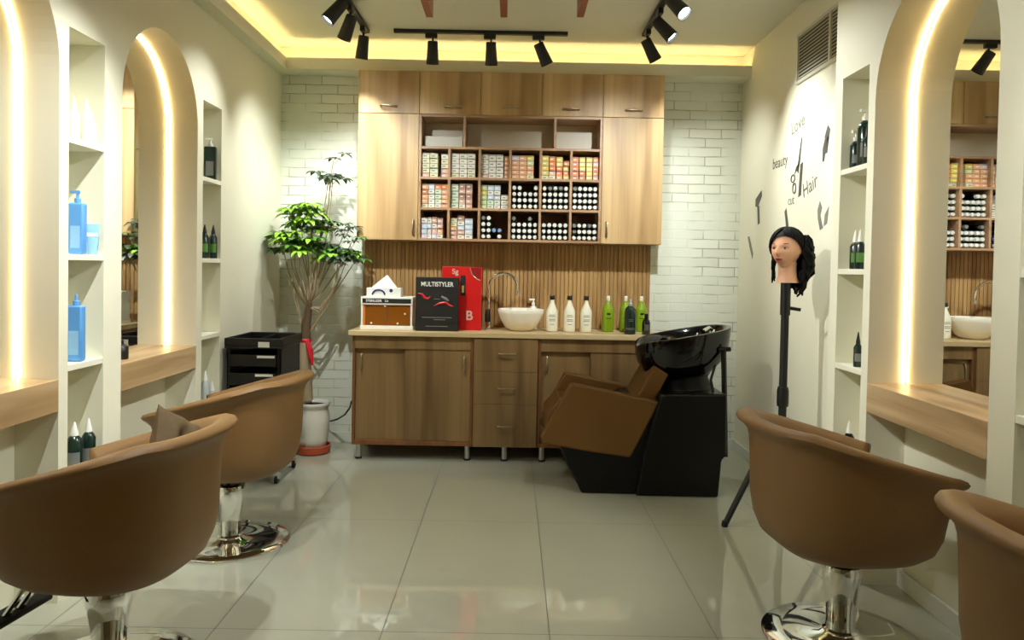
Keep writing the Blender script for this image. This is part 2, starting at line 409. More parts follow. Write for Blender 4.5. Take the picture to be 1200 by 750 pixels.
station('left', 3.33, 4.124, ('arched mirror in the farther left recess, behind the second tan chair', 'glowing warm light strip around the farther arch on the left wall', 'thick oak shelf under the farther arched mirror on the left wall'))
station('left', 2.07, 2.87, ('arched mirror in the left wall recess beside the nearest tan chair', 'glowing warm light strip in the nearer left arch at the photo edge', 'thick oak shelf under the nearer left arch at the photo edge'))
station('right', 2.37, 3.18, ('arched mirror on the right wall reflecting the cupboard of dye boxes', 'glowing warm light strip around the large right-hand arch', 'thick oak shelf under the large right-hand arched mirror'))
station('right', 1.11, 1.92, ('arched mirror on the right wall just outside the photo', 'warm light strip in the right arch just outside the photo', 'thick oak shelf on the right wall just outside the photo'))
station('left', .80, 1.60, ('arched mirror on the left wall outside the photo', 'warm light strip in the left arch outside the photo', 'thick oak shelf on the left wall outside the photo'))

# ---------------------------------------------------------------- wall cupboards
YU = 5.32; UX0, UX1 = -1.09, 1.0437; UW = (UX1-UX0)/5; UZ0, UZS, UZ1 = 1.493, 2.374, 2.672
DT = .018
def handle_h(parent, x, z, y, L=.11):
    mb = MB(); mb.tube([(x-L/2, y, z), (x-L/2, y-.02, z), (x-L/2+.012, y-.026, z), (x+L/2-.012, y-.026, z), (x+L/2, y-.02, z), (x+L/2, y, z)], .0062, 8)
    return mb.build('handle', BRASS, parent)
def handle_v(parent, x, z, y, L=.1):
    mb = MB(); mb.tube([(x, y, z-L/2), (x, y-.02, z-L/2), (x, y-.026, z-L/2+.012), (x, y-.026, z+L/2-.012), (x, y-.02, z+L/2), (x, y, z+L/2)], .0062, 8)
    return mb.build('handle', BRASS, parent)
def carcass(name, x0, x1, z0, z1, label, m=OAK, y0=YU, y1=YB):
    t = thing(name, label, 'cabinet', ((x0+x1)/2, y0, z0), 0, 'oak wall cupboards')
    w = (x1-x0)/2-.0006; h = z1-z0-.001; d = y1-y0-.001
    mb = MB(); th = .016
    mb.box((-w, DT+.001, 0), (w, d, th)); mb.box((-w, DT+.001, h-th), (w, d, h)); mb.box((-w, DT+.001, th), (-w+th, d, h-th)); mb.box((w-th, DT+.001, th), (w, d, h-th)); mb.box((-w+th, d-.008, th), (w-th, d, h-th))
    mb.build('body', m, t)
    dr = MB().box((-w+.001, 0, .001), (w-.001, DT, h-.001)).build('door', m, t, bevel=.0015)
    return t, dr, w, h
names5 = ['far left', 'second', 'middle', 'fourth', 'far right']
for i in range(5):
    lab = ['short oak cupboard at the left end of the top row', 'short oak cupboard second from left in the top row', 'short oak cupboard in the middle of the top row', 'short oak cupboard fourth from left in the top row', 'short oak cupboard at the right end of the top row'][i]
    t, dr, w, h = carcass('wall_cabinet', UX0+UW*i, UX0+UW*(i+1), UZS+.0005, UZ1, lab)
    handle_h(dr, [.0, .02, .0, -.01, .0][i], .05, 0)
t, dr, w, h = carcass('tall_wall_cabinet', UX0, UX0+UW, UZ0, UZS, 'tall oak wall cupboard left of the dye shelves, beside the plant'); handle_v(dr, w-.03, .09, 0)
t, dr, w, h = carcass('tall_wall_cabinet', UX1-UW, UX1, UZ0, UZS, 'tall oak wall cupboard right of the dye shelves'); handle_v(dr, -w+.04, .1, 0)

# open shelving in the middle
SX0, SX1 = UX0+UW+.0006, UX1-UW-.0006; ZR = [1.493, 1.717, 1.930, 2.143]
su = thing('shelf_unit', 'open oak shelf unit full of hair dye boxes and bottles', 'shelving', ((SX0+SX1)/2, YU, UZ0))
cxs = (SX0+SX1)/2
def sub(x0, y0, z0, x1, y1, z1, name, m=OAKF, bev=.001):
    return MB().box((x0-cxs, y0-YU, z0-UZ0), (x1-cxs, y1-YU, z1-UZ0)).build(name, m, su, bevel=bev)
TH = .017; YD = 5.55
sub(SX0, YU, UZ0, SX0+TH, YB-.001, UZS-.001, 'side_panel'); sub(SX1-TH, YU, UZ0, SX1, YB-.001, UZS-.001, 'side_panel')
sub(SX0+TH, YU, UZS-.001-TH, SX1-TH, YB-.001, UZS-.001, 'top_panel')
sub(SX0+TH, YU, UZ0, SX1-TH, YB-.001, UZ0+TH, 'bottom_panel')
sub(SX0+TH, YD, UZ0+TH, SX1-TH, YD+.008, ZR[3], 'back_panel', OAKD, 0)  # back split in two tones; dark oak carries the cubbies' shade
sub(SX0+TH, YD, ZR[3], SX1-TH, YD+.008, UZS-.02, 'back_panel', PALEL, 0)
for z in ZR[1:]: sub(SX0+TH, YU+.001, z-TH/2, SX1-TH, YD, z+TH/2, 'shelf')
CW = (SX1-SX0)/6
for k in range(1, 6):
    for r in range(3):
        zb = ZR[r]+(TH if r == 0 else TH/2)
        sub(SX0+CW*k-TH/2, YU+.001, zb, SX0+CW*k+TH/2, YD, ZR[r+1]-TH/2, 'divider')
for x in (-.347, .287):
    sub(x-TH/2, YU+.001, ZR[3]+TH/2, x+TH/2, YD, UZS-.001-TH, 'divider')
# flat white box lying in the top-left compartment
tag(MB().box((-.635, 5.41, ZR[3]+TH/2+.0005), (-.365, 5.53, ZR[3]+TH/2+.085)).build('flat_box', PALEW, bevel=.003), 'plain white box in the upper left shelf compartment above the dye boxes', 'box')

# hair dye boxes
PAL = {'cream': rgb(226, 224, 188), 'white': rgb(238, 236, 226), 'peach': rgb(236, 178, 134), 'orange': rgb(226, 134, 78), 'yellow': rgb(228, 208, 104),
       'pink': rgb(222, 180, 166), 'pale green': rgb(206, 220, 160), 'pale blue': rgb(206, 220, 236), 'lilac': rgb(216, 208, 226), 'brown': rgb(168, 130, 116), 'mint': rgb(214, 230, 208)}
BM = {}
for k, c in PAL.items():
    m = mat(k.replace(' ', '_')+'_dye_box', c, .4); BM[k] = add_noise(m, 25., .12)
PRINT = mat('dark_box_print', rgb(96, 88, 78), .5); add_noise(PRINT, 30., .2)
bcache = {}
def dye_box(k, w, h):
    key = (k, round(w, 3), round(h, 3))
    if key not in bcache:
        d = .15; mb = MB().box((-w/2+.0006, 0, .0004), (w/2-.0006, d, h-.0006))
        mb.box((-w/2+.0006, -.0006, h*.80), (w/2-.0006, .0, h*.9), 1)
        mb.box((-w*.32, -.0006, h*.3), (w*.12, .0, h*.5), 2)
        bcache[key] = mb.build('dye_box', [BM[k], PRINT, WHITE if k not in ('white', 'mint', 'cream') else GREYM], smooth=0).data
        bpy.data.objects.remove(bpy.data.objects[[o.name for o in bpy.data.objects if o.data == bcache[key]][0]])
    return bcache[key]
ROWN = {2: 'top', 1: 'middle', 0: 'bottom'}
def fill_boxes(row, col, stacks):
    x0 = SX0+CW*col+TH/2+(TH/2 if col == 0 else 0)+.002; x1 = SX0+CW*(col+1)-TH/2-(TH/2 if col == 5 else 0)-.002
    z0 = ZR[row]+(TH if row == 0 else TH/2); W = x1-x0; HH = ZR[row+1]-TH/2-z0
    for si, (a, b, n, top, cols) in enumerate(stacks):
        w = (b-a)*W; h = HH*top/n; x = x0+(a+b)/2*W
        for i in range(n):           # i = 0 at the top
            k = cols[min(i, len(cols)-1)]
            me = dye_box(k, w, h)
            o = bpy.data.objects.new('dye_box', me); COL.objects.link(o)
            o.location = (x+random.uniform(-.0002, .0002), YU+.035+random.uniform(-.006, .008), z0+h*(n-1-i))
            tag(o, f"{k} dye box, {ROWN[row]} row, {ORD[col]} cubby, {ORD[si]} stack from left, {ORD[i]} from top", 'box', f'dye boxes in the {ROWN[row]} row {ORD[col]} cubby')
fill_boxes(2, 0, [(0, .29, 5, .86, ['cream', 'cream', 'cream', 'cream', 'pink']), (.31, .60, 5, .86, ['cream', 'cream', 'cream', 'mint', 'cream']), (.74, 1, 5, .83, ['white', 'cream', 'cream', 'pink', 'pink'])])
fill_boxes(2, 1, [(0, .29, 5, .87, ['white', 'white', 'white', 'white', 'cream']), (.30, .59, 5, .87, ['white']), (.60, .88, 5, .87, ['white', 'white', 'white', 'white', 'cream'])])
fill_boxes(2, 2, [(0, .26, 5, .86, ['white', 'white', 'white', 'white', 'pink']), (.27, .53, 4, .85, ['white']), (.54, .80, 4, .85, ['white']), (.84, 1, 5, .8, ['peach'])])
fill_boxes(2, 3, [(0, .27, 5, .84, ['lilac', 'peach', 'peach', 'peach', 'peach']), (.28, .54, 5, .84, ['peach']), (.55, .80, 5, .84, ['yellow', 'pale green', 'peach', 'peach', 'cream'])])
fill_boxes(2, 4, [(0, .24, 5, .84, ['yellow', 'yellow', 'yellow', 'yellow', 'cream']), (.26, .49, 5, .82, ['orange', 'orange', 'orange', 'pink', 'cream']), (.52, .75, 5, .80, ['yellow', 'yellow', 'orange', 'orange', 'peach']), (.78, 1, 4, .66, ['orange', 'yellow', 'orange', 'yellow'])])
fill_boxes(2, 5, [(0, .24, 5, .82, ['orange']), (.27, .49, 5, .82, ['yellow', 'yellow', 'yellow', 'orange', 'orange']), (.53, .76, 5, .82, ['yellow', 'yellow', 'yellow', 'yellow', 'yellow']), (.79, 1, 5, .82, ['orange', 'pink', 'orange', 'orange', 'pink'])])
fill_boxes(1, 0, [(0, .25, 5, .84, ['peach', 'orange', 'peach', 'peach', 'cream']), (.27, .50, 5, .84, ['pale blue', 'white', 'white', 'white', 'white']), (.52, .75, 5, .84, ['orange', 'mint', 'mint', 'mint', 'white']), (.76, 1, 5, .84, ['orange', 'peach', 'peach', 'peach', 'peach'])])
fill_boxes(1, 1, [(0, .29, 4, .85, ['mint']), (.31, .54, 5, .88, ['brown', 'pink', 'brown', 'pink', 'white']), (.56, .79, 5, .88, ['brown', 'pink', 'brown', 'pink', 'pink'])])
fill_boxes(1, 2, [(0, .22, 5, .84, ['pale green', 'yellow', 'pale green', 'pale green', 'pale green']), (.24, .47, 5, .84, ['pale blue', 'white', 'pale blue', 'mint', 'mint']), (.49, .71, 5, .84, ['pale blue', 'white', 'lilac', 'mint', 'white']), (.74, 1, 3, .5, ['white'])])
fill_boxes(0, 0, [(0, .24, 4, .73, ['white', 'pale blue', 'pale blue', 'lilac']), (.25, .40, 4, .73, ['white', 'pale blue', 'lilac', 'white']), (.41, .61, 4, .75, ['pink', 'white', 'pink', 'lilac']), (.62, .83, 4, .73, ['pink', 'pink', 'peach', 'white'])])
fill_boxes(0, 1, [(0, .25, 5, .74, ['cream', 'cream', 'peach', 'pink', 'pink']), (.27, .52, 5, .82, ['brown', 'white', 'pale blue', 'pink', 'white']), (.54, .82, 4, .72, ['pale blue', 'pale blue', 'pale blue', 'white'])])

# bottles of colour lying on their sides, caps to the front
CAPW = mat('white_bottle_cap', rgb(232, 234, 230), .35); add_noise(CAPW, 20., .05)
CAPG = mat('grey_bottle_cap', rgb(120, 124, 120), .4); add_noise(CAPG, 20., .1)
CAPB = mat('blue_bottle_cap', rgb(120, 150, 200), .4); add_noise(CAPB, 20., .1)
MY = Matrix.Rotation(-PI/2, 4, 'X')
def colour_bottle(cm):
    mb = MB()
    mb.lathe([(.0195, .036), (.0205, .04), (.0205, .15), (.018, .155)], 16, 0, Matrix.Rotation(-PI/2, 4, 'X'))
    mb.lathe([(.0125, 0), (.0140, .002), (.0142, .022), (.0142, .0365)], 16, 1, Matrix.Rotation(-PI/2, 4, 'X'))
    o = mb.build('colour_bottle', [BLACK, cm]); me = o.data; bpy.data.objects.remove(o); return me
CBM = {'white': colour_bottle(CAPW), 'grey': colour_bottle(CAPG), 'blue': colour_bottle(CAPB)}
def fill_bottles(row, col, layers):
    x0 = SX0+CW*col+TH/2; x1 = SX0+CW*(col+1)-TH/2-(TH/2 if col == 5 else 0)
    z0 = ZR[row]+(TH if row == 0 else TH/2); W = x1-x0; p = W/4.72
    for li, lay in enumerate(layers):
        for i, ch in enumerate(lay):
            if ch == '.': continue
            o = bpy.data.objects.new('colour_bottle', CBM[{'w': 'white', 'g': 'grey', 'b': 'blue'}[ch]]); COL.objects.link(o)
            o.location = (x0+.0222+i*(W-.0444)/4, YU+.03+random.uniform(-.004, .006), z0+.0208+li*.0432)
            c = {'w': 'white', 'g': 'grey', 'b': 'blue'}[ch]
            tag(o, f"black bottle with {c} cap, {ROWN[row]} row, {ORD[col]} cubby, {ORD[i]} from left, {ORD[li]} layer up", 'bottle', f'colour bottles in the {ROWN[row]} row {ORD[col]} cubby')
fill_bottles(1, 3, ['wwwww', 'wwwww', 'wwwww', 'ww..w'][:4])
fill_bottles(1, 4, ['wwwww', 'wwwww', 'wwwww', 'wgwgw'])
fill_bottles(1, 5, ['wwwww', 'wwwww', 'wwwww', 'gwwww'])
fill_bottles(0, 2, ['ww.w.', 'wwbb.', 'ww...', 'gw...'])
fill_bottles(0, 3, ['wwwww', 'wwwww', 'wwwww', 'g..g.'])
fill_bottles(0, 4, ['wwwww', 'wwwww', 'wwwww'])
fill_bottles(0, 5, ['wwwww', 'gwwww', 'gwwgw'])

# fluted wooden splashback
mb = MB(); px0, px1 = -1.085, 1.02; n = 70; p = (px1-px0)/n; zc0, zc1 = .874, 1.492
poly = []
mb.box((px0, YB-.008, zc0), (px1, YB-.0005, zc1))
for i in range(n):
    x = px0+p*i; mb.box((x+.0022, YB-.018, zc0), (x+p-.0022, YB-.008, zc1))
tag(mb.build('slatted_panel', FLUTE, smooth=0, bevel=.002, bseg=1), 'vertical slatted oak panel between the worktop and wall cupboards', 'wall panel')

# ---------------------------------------------------------------- base cabinets
YC = 5.10; WX0, WX1 = -1.062, 1.01; DX0, DX1 = -.247, .19; BZ0, BZ1 = .102, .839
def leg(parent, x, y):
    l = MB().lathe([(.019, .012), (.019, BZ0)], 16, 0, T(x, y, 0)).build('leg', STEEL, parent)
    MB().lathe([(.023, 0.0003), (.024, .008), (.021, .0125)], 16, 0, T(x, y, 0)).build('foot', RUBBER, l)
def base_unit(x0, x1, label, handles, kind='sliding', split=.43, legs=None):
    t = thing('base_cabinet', label, 'cabinet', ((x0+x1)/2, YC, 0), 0, 'base cabinets under the worktop')
    w = (x1-x0)/2-.001; d = YB-YC-.02; th = .018
    mb = MB()
    mb.box((-w, 0, BZ0), (-w+th, d, BZ1-.001)); mb.box((w-th, 0, BZ0), (w, d, BZ1-.001))
    mb.box((-w+th, 0, BZ0), (w-th, d, BZ0+.03)); mb.box((-w+th, d-.01, BZ0+.03), (w-th, d, BZ1-.001)); mb.box((-w+th, .03, BZ1-.02), (w-th, d-.01, BZ1-.001))
    mb.build('body', OAKD, t, bevel=.001)
    if kind == 'sliding':
        MB().box((-w+th, .001, .752), (w-th, .016, BZ1-.002)).build('top_rail', OAKB, t, bevel=.001)
        sx = -w+th+(2*w-2*th)*split
        d1 = MB().box((-w+th+.001, .026, BZ0+.031), (sx+.02, .04, .751)).build('door', OAKB, t, bevel=.001)
        d2 = MB().box((sx, .008, BZ0+.031), (w-th-.001, .022, .751)).build('door', OAKB, t, bevel=.001)
        handle_v(d1, -w+.06, .665, .026); handle_v(d2, w-.06, .655, .008)
    else:
        zs = [BZ0+.001, .394, .612, BZ1-.003]
        for i in range(3):
            dr = MB().box((-w+.004, -.016, zs[i]+.001), (w-.004, -.0005, zs[i+1]-.001)).build('drawer', OAKB, t, bevel=.0015)
            handle_h(dr, .01, zs[i]+(zs[i+1]-zs[i])*[.5, .5, .55][i], -.016, .11)
    for x in legs or (-w+.04, w-.04): leg(t, x, .04)
    leg(t, -w+.04, d-.05); leg(t, w-.04, d-.05)
    return t
base_unit(WX0, DX0, 'oak base cabinet with two sliding doors, left of the drawers', None, legs=(-.365, .373))
base_unit(DX0, DX1, 'oak base unit of three drawers in the middle under the basin', None, 'drawers', legs=(-.0, ))
base_unit(DX1, WX1, 'oak base cabinet with sliding doors, behind the shampoo chair', None, legs=(-.375, .365))
tag(MB().box((-1.087, YC-.025, BZ1+.0005), (1.03, YB-.0005, .873)).build('worktop', TOPW, bevel=.003), 'pale oak worktop running over the base cabinets at the back', 'worktop')
WT = .8735

# ---------------------------------------------------------------- things on the worktop
def bottle_obj(name, label, group, loc, prof, bm, cap, capm, lab=None, rz=0, seg=20):
    t = thing(name, label, 'bottle', loc, rz, group)
    MB().lathe(prof, seg).build('body', bm, t, smooth=50)
    MB().lathe(cap, 16).build('cap', capm, t, smooth=40)
    if lab:
        r, z0, z1, m = lab
        vs = []; mbl = MB(); n = 12
        rows = [[(r*math.sin(a), -r*math.cos(a), z) for a in [(-1+2*k/n)*1.05 for k in range(n+1)]] for z in (z0, z1)]
        mbl.grid(rows); mbl.build('label_print', m, t, fixn=False)
    return t
# basin
pb = at(610, 386, Y=5.33)
t = thing('vessel_basin', 'round white vessel basin standing on the worktop', 'basin', (pb.x, 5.33, WT))
prof = [(.075, 0), (.085, .004), (.115, .03), (.142, .075), (.158, .12), (.164, .148), (.160, .152), (.154, .148), (.146, .118), (.125, .07), (.08, .03), (.02, .022)]
MB().lathe(prof, 40).build('bowl', CERAM, t, smooth=60)
MB().lathe([(.02, .0225), (.02, .026), (.012, .0275)], 16).build('drain', CHROME, t)
# faucet
pf = at(572, 386, Y=5.36); fx = pf.x
t = thing('gooseneck_tap', 'tall chrome gooseneck tap with dark handle, left of the basin', 'tap', (fx, 5.36, WT))
MB().lathe([(.026, 0), (.026, .006), (.02, .012), (.02, .06)], 20).build('base', CHROME, t)
pts = [(0, 0, .06), (0, 0, .30)]
for i in range(1, 15):
    a = PI - PI*i/14*.98
    pts.append((.1+.1*math.cos(a), 0, .30+.1*math.sin(a)))
pts.append((.203, 0, .27))
MB().tube(pts, .009, 12).build('spout', CHROME, t)
MB().tube([(.203, 0, .272), (.205, 0, .245)], .0115, 12).build('aerator', STEEL, t)
hb = MB().lathe([(.019, .0), (.021, .03), (.017, .075), (.012, .09)], 14, 0, T(-.004, -.026, .055)).build('lever', BLACK, t)
# small pump behind basin
pq = at(625, 360, Y=5.52)
t = thing('pump_bottle', 'small white pump bottle peeking out behind the basin', 'bottle', (pq.x, 5.535, WT))
MB().lathe([(.028, 0), (.03, .005), (.03, .14), (.02, .16), (.012, .165)], 18).build('body', WHITE, t)
MB().lathe([(.013, .165), (.013, .185), (.006, .19), (.006, .215)], 12).box((-.03, -.007, .205), (.01, .007, .218)).build('pump', WHITE, t)
# three white bottles
wp = [(.036, 0), (.040, .004), (.041, .01), (.041, .135), (.038, .148), (.014, .205), (.013, .222)]
wc = [(.0135, .2), (.017, .2235), (.018, .226), (.018, .248), (.016, .252)]
for px, lab in ((646.5, 'white shampoo bottle with dark cap, nearest the basin'), (667, 'white shampoo bottle with dark cap, middle of the three'), (686.5, 'white shampoo bottle with dark cap, nearest the green bottles')):
    p = at(px, 386, Y=5.30)
    bt = bottle_obj('shampoo_bottle', lab, 'white shampoo bottles on the worktop', (p.x, 5.30, WT), wp, OFFW, [(.017, .2225), (.018, .226), (.018, .248), (.016, .252)], BLACK, None)
    for z, w, m in ((.115, .04, GREYM), (.105, .05, GREYM), (.085, .044, DECALL), (.075, .044, DECALL), (.05, .03, DECALL)):
        mbl = MB(); mbl.grid([[(.0413*math.sin(a), -.0413*math.cos(a), zz) for a in [(-1+2*k/8)*w/.082 for k in range(9)]] for zz in (z, z+.004)]); mbl.build('label_print', m, bt, fixn=False)
# green bottles
gp = [(.038, 0), (.041, .004), (.042, .01), (.042, .15), (.039, .165), (.02, .205), (.018, .215)]
gc = [(.012, .2155), (.013, .217), (.013, .25), (.011, .253)]
for px, Y, lab in ((712, 5.36, 'green shampoo bottle standing left of the dark bottles'), (732.5, 5.40, 'green shampoo bottle half hidden behind the large dark bottle'), (751, 5.42, 'green shampoo bottle behind the small black dropper bottle')):
    p = at(px, 386, Y=Y)
    bt = bottle_obj('shampoo_bottle', lab, 'green bottles on the worktop', (p.x, Y, WT), gp, GREENB, gc, OFFW)
    mbl = MB(); mbl.grid([[(.0424*math.sin(a), -.0424*math.cos(a), zz) for a in [(-1+2*k/8)*.3 for k in range(9)]] for zz in (.12, .135)]); mbl.build('label_print', DGREEN, bt, fixn=False)
    mbl = MB(); mbl.grid([[(.0424*math.sin(a), -.0424*math.cos(a), zz) for a in [(-1+2*k/8)*.5 for k in range(9)]] for zz in (.095, .1)]); mbl.build('label_print', DGREEN, bt, fixn=False)
p = at(738, 389, Y=5.20)
bt = bottle_obj('shampoo_bottle', 'large dark green bottle with pale cap in front of the green bottles', None, (p.x, 5.20, WT), [(.036, 0), (.039, .004), (.039, .15), (.036, .172), (.024, .188), (.014, .192)], DGREEN, [(.012, .1925), (.014, .195), (.014, .21), (.008, .214), (.008, .232), (.012, .233), (.012, .24)], CLEAR)
for z, w in ((.04, .07), (.033, .07), (.1, .03), (.09, .03)):
    mbl = MB(); mbl.grid([[(.0393*math.sin(a), -.0393*math.cos(a), zz) for a in [(-1+2*k/8)*w/.078 for k in range(9)]] for zz in (z, z+.003)]); mbl.build('label_print', GREYM, bt, fixn=False)
p = at(757, 388.5, Y=5.19)
bt = bottle_obj('dropper_bottle', 'small black bottle with black cap at the right end of the worktop', None, (p.x, 5.19, WT), [(.026, 0), (.028, .003), (.028, .08), (.022, .1), (.012, .108)], BLACKG, [(.012, .1085), (.013, .11), (.013, .14), (.01, .143)], BLACK)
mbl = MB(); mbl.grid([[(.0283*math.sin(a), -.0283*math.cos(a), zz) for a in [(-1+2*k/8)*.6 for k in range(9)]] for zz in (.03, .07)]); mbl.build('label_print', DECAL, bt, fixn=False)

# white framed countertop case with amber window
p0 = at(421.5, 384, Y=5.17); p1 = at(484, 384, Y=5.17); cw = p1.x-p0.x; cxm = (p0.x+p1.x)/2
t = thing('towel_warmer', 'white framed countertop case with black top strip and amber windows', 'appliance', (cxm, 5.17, WT))
w = cw/2; hh = .225
mb = MB(); mb.box((-w, 0, 0), (w, .24, .028)); mb.box((-w+.006, .004, .028), (-w+.02, .24, .17)); mb.box((w-.02, .004, .028), (w-.006, .24, .17)); mb.box((-w+.004, 0, .17), (w-.004, .24, hh)); mb.box((-w+.02, .22, .028), (w-.02, .236, .17))
mb.build('housing', WHITE, t, bevel=.003)
MB().box((-w+.02, .012, .03), (-.004, .018, .169)).build('door_panel', AMBER, t); MB().box((.004, .012, .03), (w-.02, .018, .169)).build('door_panel', AMBER, t)
MB().box((-w+.02, .009, .03), (-w+.034, .0115, .165)).build('orange_sticker', ORANGEP, t)
MB().box((-.003, .006, .03), (.003, .02, .169)).build('centre_post', OAKD, t)
st = MB().box((-w+.016, -.002, .182), (w-.016, -.0002, .213)).build('black_strip', BLACKM, t)
text('strip_lettering', 'STERILIZER', .022, WHITE, t, T(-w*.48, -.0026, .1975) @ RX); text('strip_lettering', 'Uv', .022, WHITE, t, T(0.0, -.0026, .1975) @ RX)
for x, z in ((-.105, .045), (.075, .045), (-.012, .16), (.125, .11)):
    MB().lathe([(.006, 0), (.007, .004), (.004, .009)], 12, 0, T(x, .011, z) @ Matrix.Rotation(PI/2, 4, 'X')).build('knob', WHITE, t)
# tissue box with tissue on top
tx = at(450, 345, Y=5.2).x
t = thing('tissue_box', 'white tissue box with blue print standing on the amber case', 'tissue box', (tx, 5.19, WT+hh+.0005))
MB().box((-.118, 0, 0), (.118, .11, .06)).build('carton', WHITE, t, bevel=.002)
mb = MB()
rows = []
for k in range(7):
    f = k/6; zz = .061+.085*f; ww = .085*(1-f)+.004
    rows.append([(-.005+.018*f+ww*math.cos(a)*1.0, .055+.03*(1-f)*math.sin(a)*(1+.25*math.sin(3*a)), zz) for a in [2*PI*i/20 for i in range(20)]])
mb.grid(rows, closed=True); mb.build('tissue', mat('tissue_paper', rgb(236, 236, 232), .8), t)
arc = [(-.035+.042*math.cos(a), -.001, .012+.035*math.sin(a)) for a in [PI*i/10 for i in range(11)]]
MB().tube(arc, .006, 6).build('blue_print', BLUED, t); MB().lathe([(.012, 0), (.012, .001)], 12, 0, T(.05, -.0002, .042) @ Matrix.Rotation(PI/2, 4, 'X')).build('blue_print', BLUED, t)

# black product box and red box behind it
q0 = at(486.5, 384, Y=5.15); q1 = at(536.5, 385, Y=5.15); bw = (q1.x-q0.x); bh = .365
t = thing('hair_tool_box', 'tall black product carton with white lettering beside the amber case', 'box', ((q0.x+q1.x)/2, 5.15, WT))
MB().box((-bw/2, 0, 0), (bw/2, .09, bh)).build('carton', BLACKM, t, bevel=.002)
text('title_lettering', 'MULTISTYLER', .043, WHITE, t, T(0, -.0006, bh-.048) @ RX, sx=.84)
for pts, m in (([(-.13, .255), (-.10, .25), (-.085, .225), (-.06, .22), (-.045, .235)], RED), ([(-.02, .17), (.02, .19), (.06, .195), (.09, .175), (.115, .17)], RED)):
    MB().tube([(x, -.001, z) for x, z in pts], [.003, .008, .01, .008, .002], 6).build('red_picture', m, t)
MB().tube([(.03, -.001, .235), (.06, -.001, .22), (.08, -.001, .205)], [.008, .012, .006], 6).build('tool_picture', GREYM, t)
for x, z, w_, s in ((0, .215, .04, 'x'), (0, .09, .2, 'x'), (.02, .075, .08, 'x'), (0, .03, .15, 'x')):
    MB().box((x-w_/2, -.0006, z), (x+w_/2, -.0001, z+.005)).build('small_print', GREYM, t)
rx0 = at(517, 384, Y=5.26).x; rx1 = at(563.5, 386, Y=5.26).x; rw = rx1-rx0; rh = .44
t = thing('hair_tool_box', 'tall red product carton standing behind the black carton', 'box', ((rx0+rx1)/2, 5.262, WT))
MB().box((-rw/2, 0, 0), (rw/2, .09, rh)).build('carton', RED, t, bevel=.002)
MB().prism([(rw*.22, rh-.004), (rw*.48, rh-.004), (rw*.48, rh-.09), (rw*.36, rh-.08), (rw*.27, rh-.05)], -.0012, -.0002).build('corner_print', REDD, t, smooth=0)
MB().tube([(rw*.2, -.0008, rh-.006), (rw*.25, -.0008, rh-.05), (rw*.36, -.0008, rh-.082), (rw*.48, -.0008, rh-.092)], .003, 6).build('gold_line', BRASS, t)
MB().box((-rw*.03, -.0012, .24), (rw*.1, -.0002, .38)).build('side_window', BLACKM, t)
MB().box((rw*.0, -.002, .26), (rw*.06, -.0013, .31)).build('yellow_print', BM['yellow'], t)
text('script_lettering', 'Sg', .05, BM['pink'], t, T(-rw*.17, -.0008, rh-.035) @ RX); text('script_lettering', 'B', .09, BM['pink'], t, T(rw*.2, -.0008, .1) @ RX)

# ---------------------------------------------------------------- track lighting
def track(name, a, b, label):
    a = Vector(a); b = Vector(b); t = thing(name, label, 'light track', (a+b)/2, 0, 'black ceiling light tracks')
    d = (b-a)/2; hw = .017
    if abs(d.x) > abs(d.y): MB().box((-abs(d.x), -hw, -.022), (abs(d.x), hw, -.0003)).build('rail', BLACKM, t)
    else: MB().box((-hw, -abs(d.y), -.022), (hw, abs(d.y), -.0003)).build('rail', BLACKM, t)
    return t
track('light_track', (-.815, 5.11, ZC), (.345, 5.11, ZC), 'black light track across the ceiling in front of the cupboards')
track('light_track', (-1.0, 1.2, ZC), (-1.0, 5.14, ZC), 'black light track along the left side of the ceiling')
track('light_track', (.855, 1.2, ZC), (.855, 5.10, ZC), 'black light track along the right side of the ceiling')
SPOTS = []
def head(x, y, aim, label, lit=True, power=60., cone=62., alongx=False, blend=.35, drop=.05):
    t = thing('track_spotlight', label, 'spotlight', (x, y, ZC-.022), 0, 'black track spotlights')
    piv = Vector((0, 0, -.03-drop))
    mb = MB()
    if alongx: mb.box((-.05, -.016, -.032), (.03, .016, -.0003))
    else: mb.box((-.016, -.05, -.032), (.016, .03, -.0003))
    mb.build('adapter', BLACK, t, bevel=.003)
    MB().tube([(0, 0, -.032), (0, 0, -.04), piv], .007, 8).build('arm', BLACK, t)
    d = Vector(aim).normalized(); q = d.to_track_quat('Z', 'Y').to_matrix().to_4x4()
    M = T(*piv) @ q
    L = .15; off = -.028
    MB().lathe([(.030, off), (.034, off+.006), (.036, off+.05), (.042, off+L-.004), (.0425, off+L), (.0385, off+L), (.037, off+L-.02), (.0, off+L-.022)], 24, 0, M, cap=True).build('lamp_body', BLACKM, t)
    MB().lathe([(.0355, off+L-.019), (.0355, off+L-.015), (.03, off+L-.012)], 24, 0, M).build('lens', LAMPW if lit else CLEAR, t)
    ld = bpy.data.lights.new('track_lamp', 'SPOT'); ld.energy = power; ld.color = (.96, 1.0, .95); ld.spot_size = math.radians(cone); ld.spot_blend = blend; ld.shadow_soft_size = .02
    lo = bpy.data.objects.new('track_lamp', ld); COL.objects.link(lo)
    lo.parent = t; lo.matrix_local = T(*(piv+d*(off+L+.012))) @ (-d).to_track_quat('Z', 'Y').to_matrix().to_4x4()
    return t
head(-.555, 5.11, (-.04, .36, -1), 'black spotlight at the left of the middle track', False, 0, 75, True)
head(-.165, 5.11, (.02, .36, -1), 'black spotlight in the middle of the middle track', False, 0, 75, True)
head(.16, 5.11, (.52, .36, -1), 'black spotlight at the right of the middle track', False, 0, 75, True)
